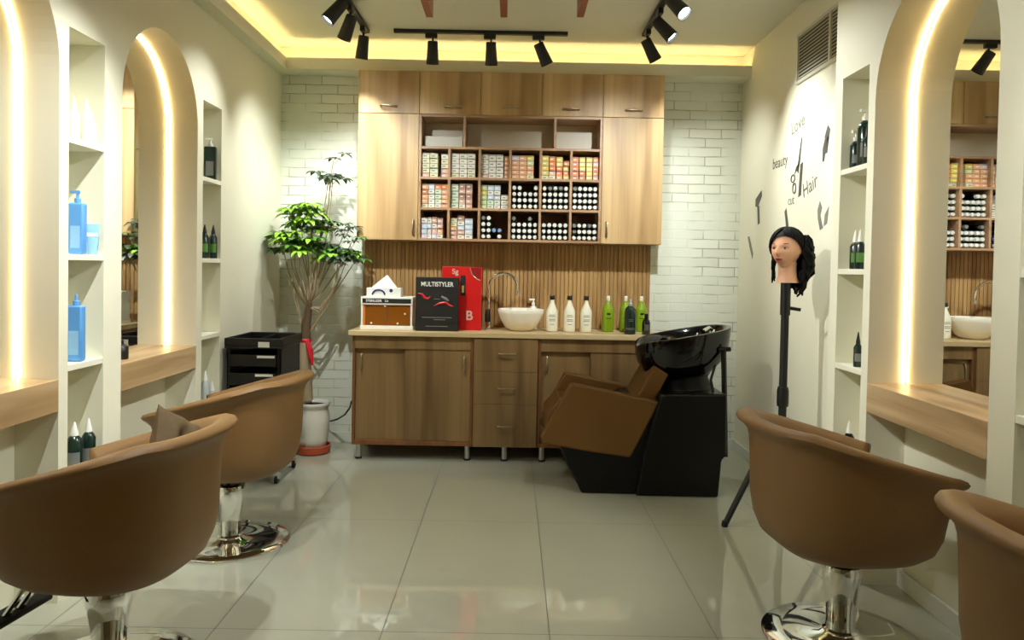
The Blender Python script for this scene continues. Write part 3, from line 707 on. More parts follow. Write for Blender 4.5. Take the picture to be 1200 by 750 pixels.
# left track
head(-1.0, 5.02, (-.15, .25, -1), 'farthest black spotlight on the left track', True, 42, 96, blend=1.)
head(-1.0, 4.62, (-.48, .45, -1), 'middle black spotlight of the left track cluster', True, 62, 84, blend=1.)
head(-1.0, 4.36, (-.75, -.25, -1), 'lit black spotlight of the left track shining at the left wall', True, 40, 72, blend=1.)
head(-1.0, 3.7, (.1, 1., -.84), 'left track spotlight turned towards the oak cupboards', True, 135, 70, blend=1.)
head(-1.0, 3.0, (-.4, -.1, -1), 'left track spotlight above the second tan chair', True, 90, 84, blend=1.)
head(-1.0, 2.6, (2.45, 1.0, -1.5), 'added unseen left track spotlight turned across the room to the mannequin', True, 190, 46, blend=1.)  # unseen head put in to light the mannequin and right wall
head(-1.0, 1.95, (-.4, .45, -1), 'left track spotlight above the nearest left chair', True, 100, 84, blend=1.)
head(-1.0, 1.55, (.45, .5, -1), 'added unseen left track spotlight turned down to the middle of the floor', True, 80, 70, blend=.7)  # unseen head put in to brighten the floor
head(-1.0, 1.3, (2.5, 1.0, -1.05), 'added unseen spotlight at the near end of the left track, turned to the right wall', True, 130, 40, blend=1.)  # unseen head added as a boost for the near right post
# right track
head(.855, 4.98, (.62, .3, -1), 'farthest black spotlight on the right track', True, 34, 90, blend=1.)
head(.855, 4.58, (.85, -.3, -1), 'middle lit spotlight on the right track', True, 80, 76, blend=1.)
head(.855, 4.2, (.62, -.75, -1), 'bright lit spotlight on the right track facing the camera side', True, 50, 80, blend=1.)
head(.855, 3.6, (-.1, 1., -.72), 'right track spotlight turned towards the oak cupboards', True, 160, 64, blend=1.)
head(.855, 2.9, (-.5, .2, -1), 'added unseen right track spotlight turned down to the middle of the floor', True, 80, 62, blend=.6)  # another added head, for brightness on the floor
head(.855, 2.45, (-2.5, .9, -1.5), 'added unseen right track spotlight turned across the room to the left wall', True, 150, 46, blend=1.)  # added out of view for broad soft light on the left wall
head(.855, 1.9, (.6, -.3, -1), 'right track spotlight above the nearest right chair', True, 70, 84, blend=1.)

# wooden beams on the ceiling
for px, lab in ((503.5, 'reddish wooden beam on the ceiling, left of three'), (590.5, 'reddish wooden beam on the ceiling, middle of three'), (680, 'reddish wooden beam on the ceiling, right of three')):
    p = at(px, 20.5, Z=2.755)
    MBo = MB().box((p.x-.02, 2.2, 2.755), (p.x+.02, p.y, ZC-.0005)).build('ceiling_beam', REDW, bevel=.002)
    tag(MBo, lab, 'beam', 'wooden ceiling beams')

# ---------------------------------------------------------------- vent and wall decals on the right wall
v = [at(938, 44, X=XR), at(978.5, 14, X=XR), at(938, 94, X=XR)]
vy1 = v[0].y; vy0 = 3.60; vz1 = v[0].z; vz0 = v[2].z
t = thing('air_vent', 'aluminium air vent grille high on the right wall', 'vent', (XR, (vy0+vy1)/2, vz0))
hw = (vy1-vy0)/2; hz = vz1-vz0
mb = MB()
mb.box((-.014, -hw-.02, -.02), (-.0005, hw+.02, 0)); mb.box((-.014, -hw-.02, hz), (-.0005, hw+.02, hz+.02)); mb.box((-.014, hw, 0), (-.0005, hw+.02, hz)); mb.box((-.014, -hw-.02, 0), (-.0005, -hw, hz)); mb.box((-.014, -.012, 0), (-.0005, .012, hz))
mb.build('frame', VENTM, t, bevel=.002)
MB().box((-.003, -hw, 0), (-.0005, hw, hz)).build('duct', VENTD, t)
mb = MB(); n = 13
for i in range(n):
    z = hz*(i+.5)/n
    for a, b in ((-hw, -.012), (.012, hw)):
        mb.prism([(-.012, z-.004), (-.004, z+.006), (-.004, z+.009), (-.012, z-.001)], a, b)
mb.build('louvres', VENTM, t, smooth=0)
XD = XR-.0012
RW = Matrix(((0, 0, -1, 0), (-1, 0, 0, 0), (0, 1, 0, 0), (0, 0, 0, 1)))     # text on the right wall, facing -X
def decal_text(s, px, py, size, label, m, tilt=.25):
    p = at(px, py, X=XD)
    o = text('wall_decal', s, size, m, None, RW @ Matrix.Rotation(tilt, 4, 'Z'), bold=-.004); o.location = p
    tag(o, label, 'decal')
def decal_shape(px, py, polys, label, m, s=1., tubes=()):
    """polys: outlines in wall coordinates (y to the right in the photo is towards the camera)"""
    p = at(px, py, X=XD); mb = MB()
    for poly in polys: mb.prism([(-a*s, b*s) for a, b in poly], -.0006, .0006, plane='YZ')
    for pts, r in tubes: mb.tube([(0, -a*s, b*s) for a, b in pts], r*s, 6)
    o = mb.build('wall_decal', m, smooth=0); o.location = p; tag(o, label, 'decal')
decal_text('Love', 935, 146, .11, 'grey script word decal at the top of the right wall, under the vent', DECALL, .15)
decal_text('beauty', 914, 190, .10, 'dark script word decal on the right wall, left of the scissors', DECAL, .0)
decal_text('Hair', 949, 218, .12, 'slanted script word decal on the right wall, right of the scissors', DECALL, .25)
decal_text('cut', 927, 235, .08, 'faint small word decal under the scissors decal', DECALL, .0)
ring = lambda cx, cy, rx, ry: [(cx+rx*math.cos(a), cy+ry*math.sin(a)) for a in [2*PI*i/14 for i in range(15)]]
decal_shape(934, 200, [[(.0, .0), (.05, .17), (.07, .2), (.04, .04), (.02, -.02)], [(-.04, -.02), (.03, .02), (.035, .05), (-.02, .02)], [(.03, -.16), (.07, -.15), (.09, .04), (.05, .03)]], 'scissors and comb decal in the middle of the right wall', DECAL, 1., [(ring(-.06, -.04, .03, .022), .004), (ring(-.035, -.10, .025, .03), .004)])
decal_shape(888, 243, [[(-.05, .06), (.07, .11), (.08, .07), (.0, .0), (-.05, .01)], [(-.01, .0), (.03, .01), (.05, -.11), (.01, -.12)]], 'dark hair dryer decal low on the right wall, left of mannequin', DECAL)
decal_shape(967, 167, [[(-.01, .03), (.03, .09), (.06, .06), (.04, .0)], [(-.03, -.03), (.0, .03), (.03, .0), (-.01, -.1), (-.03, -.1)], [(.02, .02), (.05, .03), (.03, -.06), (.01, -.06)]], 'dark hair clip decal beside the niche on the right wall', DECAL)
decal_shape(921, 263, [[(-.03, .08), (.0, .1), (.04, .0), (.05, -.12), (.0, -.12), (-.0, .0)]], 'dark razor decal just above the mannequin head', DECAL)
decal_shape(879, 287, [[(-.06, .06), (-.02, .06), (.07, -.06), (.06, -.1), (.0, -.03)]], 'grey comb decal on the right wall, nearest the brick corner', DECALL)
decal_shape(963, 252, [[(-.06, .03), (-.03, .08), (.0, .04), (-.02, .0), (.02, -.07), (-.02, -.08), (-.05, -.02)], [(.04, .0), (.09, .04), (.07, -.05), (.03, -.06)]], 'pale grey clips decal right of the mannequin head', DECALL)

# ---------------------------------------------------------------- styling chairs
def superell(th, a, b, n=2.7):
    c, s = math.cos(th), math.sin(th)
    return (a*math.copysign(abs(c)**(2/n), c), b*math.copysign(abs(s)**(2/n), s))
def make_chair(loc, rz, label):
    t = thing('salon_chair', label, 'chair', loc, rz, 'tan leather salon chairs')
    MB().lathe([(.27, .0004), (.272, .006), (.266, .012), (.20, .016), (.075, .02), (.062, .03)], 64).build('base_plate', CHROME, t, smooth=50)
    pd = MB().lathe([(.060, .02), (.062, .034), (.052, .04), (.050, .07), (.053, .13), (.060, .18), (.068, .225), (.070, .255), (.066, .27), (.05, .276)], 32).build('pedestal', CHROME, t, smooth=50)
    MB().lathe([(.046, .272), (.046, .336)], 24).build('collar', BLACKG, pd)
    # tub shell: back and arms in one sweep, front is +x
    A, B = .315, .31; n = 64; tm = math.radians(134)
    rows = []
    for k in range(n+1):
        th = PI + (-tm + 2*tm*k/n)
        x, y = superell(th, A, B)
        hgt = .770 - .285*max(0, (x+.25)) - .02*(x+.3)
        tap = min(1, (n/2-abs(k-n/2))/3)
        pr = [(.30, .330), (.56, .330), (.74, .341), (.86, .372), (.93, .425), (.967, .50), (.985, hgt-.11), (.995, hgt-.065), (1.02, hgt-.036), (1.075, hgt-.016), (1.125, hgt-.004), (1.14, hgt+.006), (1.12, hgt+.016), (1.05, hgt+.023), (.97, hgt+.02), (.90, hgt+.002), (.84, hgt-.04), (.80, hgt-.12), (.78, .50), (.78, .44)]
        rows.append([(x*s, y*s, z) for s, z in pr])
    mb = MB(); mb.grid(rows)
    m = len(rows[0]); mb.add(rows[0], [tuple(range(m))]); mb.add(rows[-1], [tuple(range(m))[::-1]])
    bm_ = mb
    sh = mb.build('shell', LEATH, t, smooth=60)
    bm = bmesh.new(); bm.from_mesh(sh.data); bmesh.ops.remove_doubles(bm, verts=bm.verts, dist=1e-4); bmesh.ops.recalc_face_normals(bm, faces=bm.faces); bm.to_mesh(sh.data); bm.free()
    # seat
    def blob(a, b, z0, z1, xo, r=.03):
        rr = []
        for z, ins in ((z0, r), (z0+r*.3, r*.3), (z0+r, 0), (z1-r, 0), (z1-r*.3, r*.3), (z1, r), (z1+.006, a*.5)):
            rr.append([(xo+superell(2*PI*i/40, a-ins, b-ins, 3.6)[0], superell(2*PI*i/40, a-ins, b-ins, 3.6)[1], z) for i in range(40)])
        mm = MB().grid(rr, closed=True); mm.add(rr[0], [tuple(range(40))]); mm.add(rr[-1], [tuple(range(40))]); return mm
    blob(.262, .238, .40, .50, .02).build('seat', LEATH, t, smooth=60)
    blob(.21, .21, .335, .402, .03, .02).build('seat_base', LEATH, t, smooth=60)
    # footrest
    mb = MB().tube([(.1, .03, .30), (.26, .03, .27), (.34, .03, .16)], .012, 8).tube([(.1, -.03, .30), (.26, -.03, .27), (.34, -.03, .16)], .012, 8)
    fr = mb.build('footrest', CHROME, t)
    MB().box((.31, -.15, .145), (.39, .15, .165)).build('foot_pad', RUBBER, fr, bevel=.006)
    return t
ch1 = make_chair((-1.265, 2.40, 0), PI-.12, 'nearest tan tub chair on the left, with a small cushion in it')
ch2 = dup(ch1, (-1.305, 3.55, 0), PI-.12, 'tan tub chair on the left beside the black trolley')
ch3 = dup(ch1, (1.21, 2.71, 0), .12, 'tan tub chair on the right in front of the large arched mirror')
ch4 = dup(ch1, (1.345, 1.595, 0), 0, 'nearest tan tub chair at the right edge of the photo')
for c_ in list(ch4.children)+list(ch3.children):
    if c_.name.startswith('footrest'):
        for g_ in list(c_.children): bpy.data.objects.remove(g_)
        bpy.data.objects.remove(c_)

# small cushion in the nearest left chair
def cushion(name, m, label, loc, rot, S=.32, th=.11):
    n = 18; top = []; bot = []
    for i in range(n+1):
        r1 = []; r2 = []
        for j in range(n+1):
            u = -1+2*i/n; v = -1+2*j/n
            pinch = 1-.07*(1-u*u)*(v*v)-.0; px_ = u*S/2*(1-.08*(1-v*v)*u*u); py_ = v*S/2*(1-.08*(1-u*u)*v*v)
            hgt = th/2*((1-u**4)*(1-v**4))**.6+.0015
            hgt += (.010*math.sin(7*u+3*v)+.007*math.sin(5*v-9*u+1))*(1-u*u)*(1-v*v)
            r1.append((px_, py_, hgt)); r2.append((px_, py_, -hgt))
        top.append(r1); bot.append(r2)
    mb = MB().grid(top).grid([r[::-1] for r in bot])
    for e in (lambda k: (0, k), lambda k: (n, k), lambda k: (k, 0), lambda k: (k, n)):
        mb.grid([[top[e(k)[0]][e(k)[1]] for k in range(n+1)], [bot[e(k)[0]][e(k)[1]] for k in range(n+1)]])
    o = mb.build(name, m, smooth=70); o.location = loc; o.rotation_euler = rot
    return o
cu = cushion('throw_cushion', SUEDE, None, (-1.10, 2.51, .685), (0, 0, 0), .24, .09)
cu.rotation_euler = (Matrix.Rotation(math.radians(-8), 4, 'Z') @ Matrix.Rotation(math.radians(76), 4, 'Y') @ Matrix.Rotation(math.radians(60), 4, 'Z')).to_euler()
tag(cu, 'small brown suede cushion standing on its corner in the nearest left chair', 'cushion')

# ---------------------------------------------------------------- shampoo unit
t = thing('shampoo_unit', 'black shampoo basin unit with attached tan leather seat', 'shampoo chair', (.80, 4.66, 0))
SY = 4.66
def sp(pts, Y): return [(at(x, y, Y=Y).x-.80, max(.0005, at(x, y, Y=Y).z)) for x, y in pts]
Yn = 4.39
pl = sp([(655, 521), (665, 546), (682, 582), (746, 584), (774, 470), (738, 470)], Yn); pl[2] = (pl[2][0], .0005); pl[3] = (pl[3][0], .0005)
MB().prism(pl, Yn+.02-SY, 4.93-SY).build('seat_base', BLACKS, t, smooth=0, bevel=.012)
pl = sp([(745, 585), (842, 585), (846, 540), (851, 535), (852, 462), (775, 462), (757, 520)], Yn-.012); pl[0] = (pl[0][0], .0005); pl[1] = (pl[1][0], .0005)
MB().prism(pl, Yn-.012-SY, 4.94-SY).build('column', BLACKS, t, smooth=0, bevel=.012)
# neck that carries the bowl
c0 = at(800, 462, Y=SY); 
rows = []
for px, py, a, b in ((806, 470, .21, .20), (803, 455, .17, .16), (798, 440, .16, .15), (800, 425, .2, .18), (802, 412, .24, .2)):
    p = at(px, py, Y=SY)
    rows.append([(p.x-.80+a*math.cos(q), b*math.sin(q), p.z) for q in [2*PI*i/32 for i in range(32)]])
MB().grid(rows, closed=True).build('neck', BLACKS, t, smooth=60)
# tilted bowl, lip lowered towards the seat
rows = []
bc = at(801, 402, Y=SY); tilt = math.radians(-10.5)
def bowl_ring(f, dz, n=48, neck=0.):
    r = []
    for i in range(n):
        q = 2*PI*i/n; cx_, sy_ = math.cos(q), math.sin(q)
        a = .275 if cx_ > 0 else .295
        x = a*f*math.copysign(abs(cx_)**.8, cx_); y = .25*f*math.copysign(abs(sy_)**.85, sy_)
        z = dz - neck*math.exp(-((q-PI)/.42)**2)
        X = x*math.cos(tilt)-z*math.sin(-tilt)*-1*0 ; Z = z + x*math.tan(-tilt)
        r.append((bc.x-.80+x, y, bc.z+Z))
    return r
for f, dz, nk in ((.42, -.225, 0), (.6, -.195, 0), (.82, -.135, 0), (.955, -.06, .003), (.99, .01, .02), (1.0, .05, .03), (1.0, .062, .035), (.965, .066, .038), (.93, .06, .036), (.88, .02, .02), (.80, -.05, 0), (.64, -.12, 0), (.4, -.165, 0), (.1, -.175, 0)):
    rows.append(bowl_ring(f, dz, neck=nk))
mb = MB().grid(rows, closed=True); mb.add(rows[-1], [tuple(range(48))]); mb.add(rows[0], [tuple(range(48))[::-1]])
mb.build('bowl', BLACKG, t, smooth=60)
# mixer and spray in the bowl
p = at(835, 388, Y=SY+.05)
mb = MB().lathe([(.022, 0), (.022, .05), (.016, .06)], 14, 0, T(p.x-.80, .05, p.z-.05)); mb.tube([(p.x-.80, .05, p.z), (p.x-.83, .02, p.z+.02), (p.x-.88, -.04, p.z+.0)], [.012, .014, .016], 10)
mb.build('spray_tap', CHROME, t)
q = [at(848, 409, Y=4.45), at(849, 470, Y=4.45), at(850, 535, Y=4.45)]
MB().tube([(q[0].x-.80, 4.45-SY, q[0].z), (q[1].x-.80, 4.45-SY, q[1].z), (q[2].x-.80, 4.45-SY, q[2].z)], .016, 10).tube([(q[0].x-.83, 4.45-SY, q[0].z-.005), (q[0].x-.76, 4.45-SY, q[0].z)], .014, 10).build('support_bar', BLACKG, t)
# hose
h = [at(838, 428, Y=4.46), at(833, 445, Y=4.44), at(836, 462, Y=4.45)]
MB().tube([(p_.x-.80, p_.y-SY, p_.z) for p_ in h], .008, 8).build('hose', RUBBER, t)
# seat: two side panels, seat cushion, back cushion
for Y0, Y1, shift in ((4.40, 4.47, (0, 0)), (4.87, 4.94, (0, 0))):
    pl = sp([(669, 449), (774, 471), (739, 537), (690, 530), (635, 520), (633, 512)], 4.40)
    MB().prism(pl, Y0-SY, Y1-SY).build('arm_panel', LEATHD, t, smooth=0, bevel=.014, bseg=3)
pl = sp([(640, 487), (657, 470), (738, 486), (745, 520), (640, 519)], 4.42)
MB().prism(pl, 4.475-SY, 4.865-SY).build('seat_cushion', LEATHD, t, smooth=0, bevel=.02, bseg=3)
pl = sp([(736, 487), (768, 429), (786, 440), (780, 450), (756, 498)], 4.44)
MB().prism(pl, 4.475-SY, 4.865-SY).build('back_cushion', LEATHD, t, smooth=0, bevel=.016, bseg=3)

# ---------------------------------------------------------------- mannequin head on tripod
MX, MY_ = 1.42, 3.93
pz = at(928, 340, Y=MY_).z
t = thing('tripod_stand', 'black tripod stand carrying the mannequin head by the right wall', 'stand', (MX, MY_, 0))
mx = at(929, 345, Y=MY_).x-MX
MB().tube([(0, 0, .22), (0, 0, pz-.12)], .0205, 12).build('pole', BLACKM, t)
MB().lathe([(.028, .62), (.03, .64), (.03, .70), (.026, .72)], 14).build('collar', BLACK, t)
MB().tube([(0, 0, pz-.13), (0, 0, pz+.037)], .026, 12).tube([(0, 0, pz-.09), (.07, -.03, pz-.1)], .009, 8).build('clamp', BLACK, t)
for a in (189, 305, 68):
    a = math.radians(a); d = Vector((math.cos(a), math.sin(a), 0))
    lg = MB().tube([d*.02+Vector((0, 0, .56)), d*.30+Vector((0, 0, .012))], .0155, 10).build('leg', BLACKM, t)
    MB().lathe([(.016, .0003), (.018, .01), (.014, .03)], 10, 0, T(*(d*.302))).build('foot', RUBBER, lg)
hd = thing('mannequin_head', 'mannequin head with long wavy black hair on the tripod', 'mannequin', (MX, MY_, pz+.038), 0)
hd.scale = (.95, .95, .83)
FR = Matrix.Rotation(math.radians(-47), 4, 'Z')        # local face direction -Y turned towards the left wall
def head_mesh():
    rows = []; nv = 44; nu = 56
    for i in range(nv+1):
        v = i/nv; ph = PI*(v-.5); z = math.sin(ph); rad = math.cos(ph)
        row = []
        for j in range(nu):
            a = 2*PI*j/nu; dx = math.sin(a)*rad; dy = -math.cos(a)*rad
            x = dx*.074; y = dy*.094; zz = z*.118
            if zz < 0:                                     # narrow to the jaw and chin
                k = -zz/.118
                x *= 1-.34*k**1.3
                if y > 0: y *= 1-.45*k
                else: y = y*(1-.12*k)-.012*k*max(0, math.cos(a))
            fr = max(0, math.cos(a))*rad
            if fr > 0:
                g = lambda cx, cz, sx, sz: math.exp(-((x-cx)/sx)**2-((zz-cz)/sz)**2)
                y -= fr*(.022*g(0, -.028, .011, .014)+.014*g(0, -.008, .009, .022))          # nose
                y += fr*.012*(g(.032, .006, .017, .012)+g(-.032, .006, .017, .012))           # eye sockets
                y -= fr*(.008*g(0, -.061, .02, .008)+.006*g(0, -.07, .018, .006)+.009*g(0, -.1, .02, .014))  # lips, chin
                y -= fr*.005*(g(.04, -.03, .02, .02)+g(-.04, -.03, .02, .02))                 # cheeks
                y -= fr*.004*(g(.03, .028, .022, .008)+g(-.03, .028, .022, .008))             # brow
            row.append(FR @ Vector((x, y, zz)))
        rows.append(row)
    return rows
HZ = .205
rows = [[p+Vector((0, 0, HZ)) for p in r] for r in head_mesh()]
nk = []
for z, rx, ry, yo in ((0, .062, .06, .02), (.01, .060, .058, .02), (.04, .05, .052, .018), (.08, .047, .05, .014), (.13, .05, .055, .008)):
    nk.append([FR @ Vector((rx*math.sin(2*PI*i/32), -ry*math.cos(2*PI*i/32)+yo, z)) for i in range(32)])
mb = MB().grid(rows, closed=True).grid(nk, closed=True); mb.add(nk[0], [tuple(range(32))])
# ears
for s in (1, -1):
    er = []
    for i in range(9):
        f = i/8; er.append([FR @ Vector((s*(.066+.012*math.sin(PI*f)*math.sin(PI*k/8)), .012+.016*math.cos(PI*k/8)*math.sin(PI*f), HZ-.035+.055*f)) for k in range(9)])
    mb.grid(er)
mb.build('head', SKIN, hd, smooth=80)
# eyes, brows, lips
for s in (1, -1):
    MB().lathe([(.0005, -.006), (.008, -.004), (.0105, 0), (.008, .004), (.0005, .006)], 12, 0, FR @ T(s*.031, -.0705, HZ+.006) @ Matrix.Diagonal((1.25, 1, .75, 1))).build('eye', EYEW, hd)
    MB().lathe([(.0048, -.001), (.0048, .002)], 10, 0, FR @ T(s*.031, -.0795, HZ+.006) @ RX).build('iris', BLACK, hd)
    MB().tube([FR @ Vector((s*(.014+.034*f), -.0865+.018*f*f, HZ+.027+.008*math.sin(PI*f*.7))) for f in (0, .25, .5, .75, 1)], [.002, .003, .0028, .002, .001], 6).build('eyebrow', HAIR, hd)
    MB().tube([FR @ Vector((s*(.018+.026*f), -.0815+.012*f*f, HZ+.0135-.004*abs(f-.5)*2)) for f in (0, .25, .5, .75, 1)], .0016, 6).build('eyelash', HAIR, hd)
MB().tube([FR @ Vector((.022*f, -.1+.016*abs(f)**1.6, HZ-.0585-.002*abs(f))) for f in (-1, -.6, -.25, 0, .25, .6, 1)], [.001, .0038, .0048, .004, .0048, .0038, .001], 8).tube([FR @ Vector((.02*f, -.1+.016*abs(f)**1.6, HZ-.067+.004*abs(f))) for f in (-1, -.6, 0, .6, 1)], [.001, .004, .0055, .004, .001], 8).build('lips', LIP, hd)
# hair: cap with a side part, strands combed over it and wavy locks at the back
def cap_pt(a, v, off=0.):
    front = max(0, math.cos(a-.25))
    ph = .02+v*PI*(.60-.30*front**.8)
    k = 1.0+off
    return FR @ Vector((.086*k*math.sin(ph)*math.sin(a), -.106*k*math.sin(ph)*math.cos(a)+.008, HZ+.126*k*math.cos(ph)+.012))
rows = [[cap_pt(2*PI*j/48, i/21) for j in range(48)] for i in range(22)]
hr = MB().grid(rows, closed=True); hr.add(rows[0], [tuple(range(48))])
rnd = random.Random(3)
for i in range(110):                                            # strands lying on the cap, swept backwards
    a0 = 2*PI*i/110+rnd.uniform(-.05, .05)
    sw = .5 if a0 < PI else -.5
    pts = []
    for k in range(9):
        f = k/8
        aa = a0 + sw*(f**1.5)*max(0, math.cos(a0))*1.0
        pts.append(cap_pt(aa, .04+.95*f, .02+.02*math.sin(3*f*PI+i)*.5))
    hr.tube(pts, [.004, .006, .0075, .008, .008, .0075, .007, .006, .004], 5)
for i in range(135):
    a = math.radians(rnd.uniform(98, 232))                       # behind the near ear and round the back
    R0 = .080+.018*rnd.random(); z0 = HZ+rnd.uniform(-.01, .09)
    L = rnd.uniform(.19, .29)
    pts = []; rr = []; phs = rnd.uniform(0, 6)
    for k in range(11):
        f = k/10
        R_ = R0*(1+.26*math.sin(PI*min(1, f*1.05))) + .014*math.sin(f*11+phs)
        if f > .6: R_ -= .025*(f-.6)/.4
        aa = a+.10*math.sin(f*8+phs)
        pts.append(FR @ Vector((R_*.95*math.sin(aa), -R_*1.12*math.cos(aa)+.016, z0-L*f)))
        rr.append(.012*(1-.75*f**2.2)+.002)
    hr.tube(pts, rr, 6)
for i in range(9):                                              # thin lock in front of the far shoulder
    a = math.radians(rnd.uniform(268, 286)); phs = rnd.uniform(0, 6); z0 = HZ+.05; L = rnd.uniform(.21, .26)
    pts = []; rr = []
    for k in range(10):
        f = k/9; R_ = .078+.006*math.sin(f*9+phs)
        pts.append(FR @ Vector((R_*.95*math.sin(a), -R_*math.cos(a)+.01, z0-L*f))); rr.append(.0065*(1-.7*f**2)+.0015)
    hr.tube(pts, rr, 6)
hr.build('hair', HAIR, hd, smooth=80)

# ---------------------------------------------------------------- plant
PX, PY = at(366.5, 530, Y=5.27).x, 5.27
t = thing('potted_umbrella_tree', 'tall leafy umbrella tree in a white pot in the back left corner', 'potted plant', (PX, PY, 0))
MB().lathe([(.105, .0005), (.118, .01), (.122, .055), (.116, .06), (.112, .03), (.03, .028)], 36).build('saucer', TERRA, t)
MB().lathe([(.078, .03), (.09, .035), (.102, .10), (.112, .18), (.114, .25), (.106, .30), (.104, .318), (.114, .33), (.118, .345), (.114, .356), (.104, .352), (.098, .33), (.02, .33)], 40).build('pot', CERAM, t, smooth=60)
MB().lathe([(.098, .331), (.06, .34), (.01, .342)], 24).build('soil', SOIL, t)
def L3(px, py, dy=0.): p = at(px, py, Y=PY+dy); return Vector((p.x-PX, dy, p.z))
def curve(a, b, bend=(0, 0, 0), n=8):
    a, b = Vector(a), Vector(b); bend = Vector(bend)
    return [a.lerp(b, k/n)+bend*(4*(k/n)*(1-k/n)) for k in range(n+1)]
MB().tube([L3(359, 469), L3(358, 440), L3(357, 415), L3(358, 398)], [.046, .043, .040, .036], 14).build('trunk', BARK, t)
MB().tube([L3(358, 399), L3(359, 380), L3(361, 366), L3(363, 352)], [.036, .032, .028, .02], 12).build('dark_trunk', BARKD, t)
mb = MB()
p = L3(358, 399)
mb.lathe([(.037, -.012), (.041, -.004), (.041, .008), (.037, .014)], 16, 0, T(p.x, 0, p.z))
mb.tube([p+Vector((.026, -.032, 0)), L3(364.5, 410, -.046), L3(366, 428, -.05)], [.011, .014, .009], 8).tube([p+Vector((.015, -.036, 0)), L3(362, 412, -.05), L3(363, 420, -.05)], [.007, .009, .006], 8)
mb.build('ribbon', REDR, t)
stems = MB(); lf = {0: MB(), 1: MB(), 2: MB()}
rnd = random.Random(11)
def leaflet(mb, base, d, L, W, droop):
    """one pointed oval leaflet folded slightly along its rib"""
    d = d.normalized(); side = d.cross(Vector((0, 0, 1)))
    if side.length < .05: side = Vector((1, 0, 0))
    side.normalize(); nrm = side.cross(d).normalized()
    prof = [(0, .06), (.15, .5), (.35, .95), (.6, 1.), (.82, .62), (1., .03)]
    rows = []
    for s_, w_ in prof:
        c = base+d*(L*s_)+Vector((0, 0, -droop*L*s_*s_))
        rows.append([c-side*(W*w_/2)+nrm*(W*.12*w_), c-nrm*.0, c+side*(W*w_/2)+nrm*(W*.12*w_)])
    rows = [[Vector((max(q.x, XL+.012-PX), q.y, q.z)) for q in r] for r in rows]
    rows = [[Vector((q.x, min(q.y, (5.312 if q.x > -1.11-PX and q.z > 1.47 else 5.585)-PY), q.z)) for q in r] for r in rows]
    mb.grid(rows)
def rosette(tip, dirn, size, tone, count=8):
    dirn = Vector(dirn).normalized()
    a0 = rnd.uniform(0, 6)
    for k in range(count):
        a = a0+2*PI*k/count+rnd.uniform(-.15, .15)
        d = Vector((math.cos(a), math.sin(a), rnd.uniform(.0, .35)))+dirn*.25
        leaflet(lf[tone], tip+d*.012, d, size*rnd.uniform(.9, 1.2), size*.52, rnd.uniform(.35, .75))
def branch(base, via, tip, r0=.006, tone=1, size=.08, petiole=0, spread=.07):
    pts = [base]+via+[tip]
    # smooth the path
    sm = []
    for i in range(len(pts)-1):
        for k in range(4): sm.append(pts[i].lerp(pts[i+1], k/4))
    sm.append(pts[-1])
    stems.tube(sm, [r0*(1-.6*i/(len(sm)-1)) for i in range(len(sm))], 7)
    rosette(tip, (0, 0, 1), size, tone)
    for k in range(petiole):
        a = 2*PI*k/max(1, petiole)+rnd.uniform(-.4, .4)
        e = tip+Vector((math.cos(a)*spread*rnd.uniform(.6, 1.2), math.sin(a)*spread*rnd.uniform(.6, 1.2), rnd.uniform(-.03, .04)))
        stems.tube([tip+Vector((0, 0, -.04)), tip.lerp(e, .6), e], .0022, 5)
        rosette(e, e-tip+Vector((0, 0, .05)), size*rnd.uniform(.75, 1.05), tone if rnd.random() < .75 else max(0, min(2, tone+rnd.choice((-1, 1)))))
T0 = L3(361, 360)
for (x, y, dy, tone, size, pet, via) in (
    (330, 284, -.02, 0, .085, 5, [(352, 350), (338, 320)]), (345, 284, .06, 1, .085, 5, [(356, 345), (346, 315)]), (343, 248, .03, 0, .09, 5, [(362, 330), (352, 290)]),
    (362, 247, -.05, 0, .09, 6, [(366, 330), (366, 290)]), (352, 262, .08, 1, .085, 5, [(364, 340), (358, 300)]), (376, 268, .05, 0, .085, 5, [(368, 335), (374, 300)]),
    (360, 288, -.1, 1, .085, 6, [(364, 345), (362, 315)]), (372, 287, -.06, 1, .08, 5, [(368, 340), (371, 310)]), (337, 276, -.1, 0, .08, 4, [(354, 345), (342, 310)]),
    (350, 290, -.14, 0, .08, 5, [(358, 345), (352, 318)]), (385, 300, .0, 1, .08, 5, [(370, 345), (379, 322)]),
    (398, 296, -.06, 1, .085, 6, [(374, 362), (392, 335)]), (408, 300, .06, 2, .08, 5, [(376, 360), (396, 332)]), (400, 306, -.12, 2, .075, 5, [(374, 366), (390, 340)]), (418, 303, -.02, 1, .075, 3, [(378, 362), (404, 325)]),
    (404, 272, .02, 2, .06, 3, [(372, 340), (392, 300)]), (391, 263, -.03, 2, .055, 2, [(370, 335), (386, 290)]), (412, 284, .0, 2, .055, 2, [(376, 345), (400, 310)]),
    (385, 210, .0, 2, .075, 4, [(370, 320), (378, 260)]), (390, 209, .04, 2, .07, 3, [(374, 320), (386, 260)]), (391, 187, .0, 2, .055, 1, [(385, 240), (388, 205)]),
    (365, 262, -.02, 0, .085, 5, [(366, 330), (366, 295)]), (332, 292, .05, 1, .08, 4, [(350, 350), (338, 318)])):
    branch(T0+Vector((rnd.uniform(-.008, .008), rnd.uniform(-.008, .008), 0)), [L3(a, b, dy*.6) for a, b in via], L3(x, y, dy), .0065, tone, size, pet)
for a, b, c in (((357, 395), (345, 350), (336, 322)), ((356, 400), (350, 360), (342, 330)), ((362, 390), (380, 365), (400, 325))):
    stems.tube([L3(*a), L3(*b, -.01), L3(*c, -.02)], [.006, .005, .003], 7)
stems.build('stems', BARK, t)
for k, m in ((0, LEAFL), (1, LEAFM), (2, LEAFD)):
    lf[k].build('foliage', m, t, smooth=60, fixn=False)

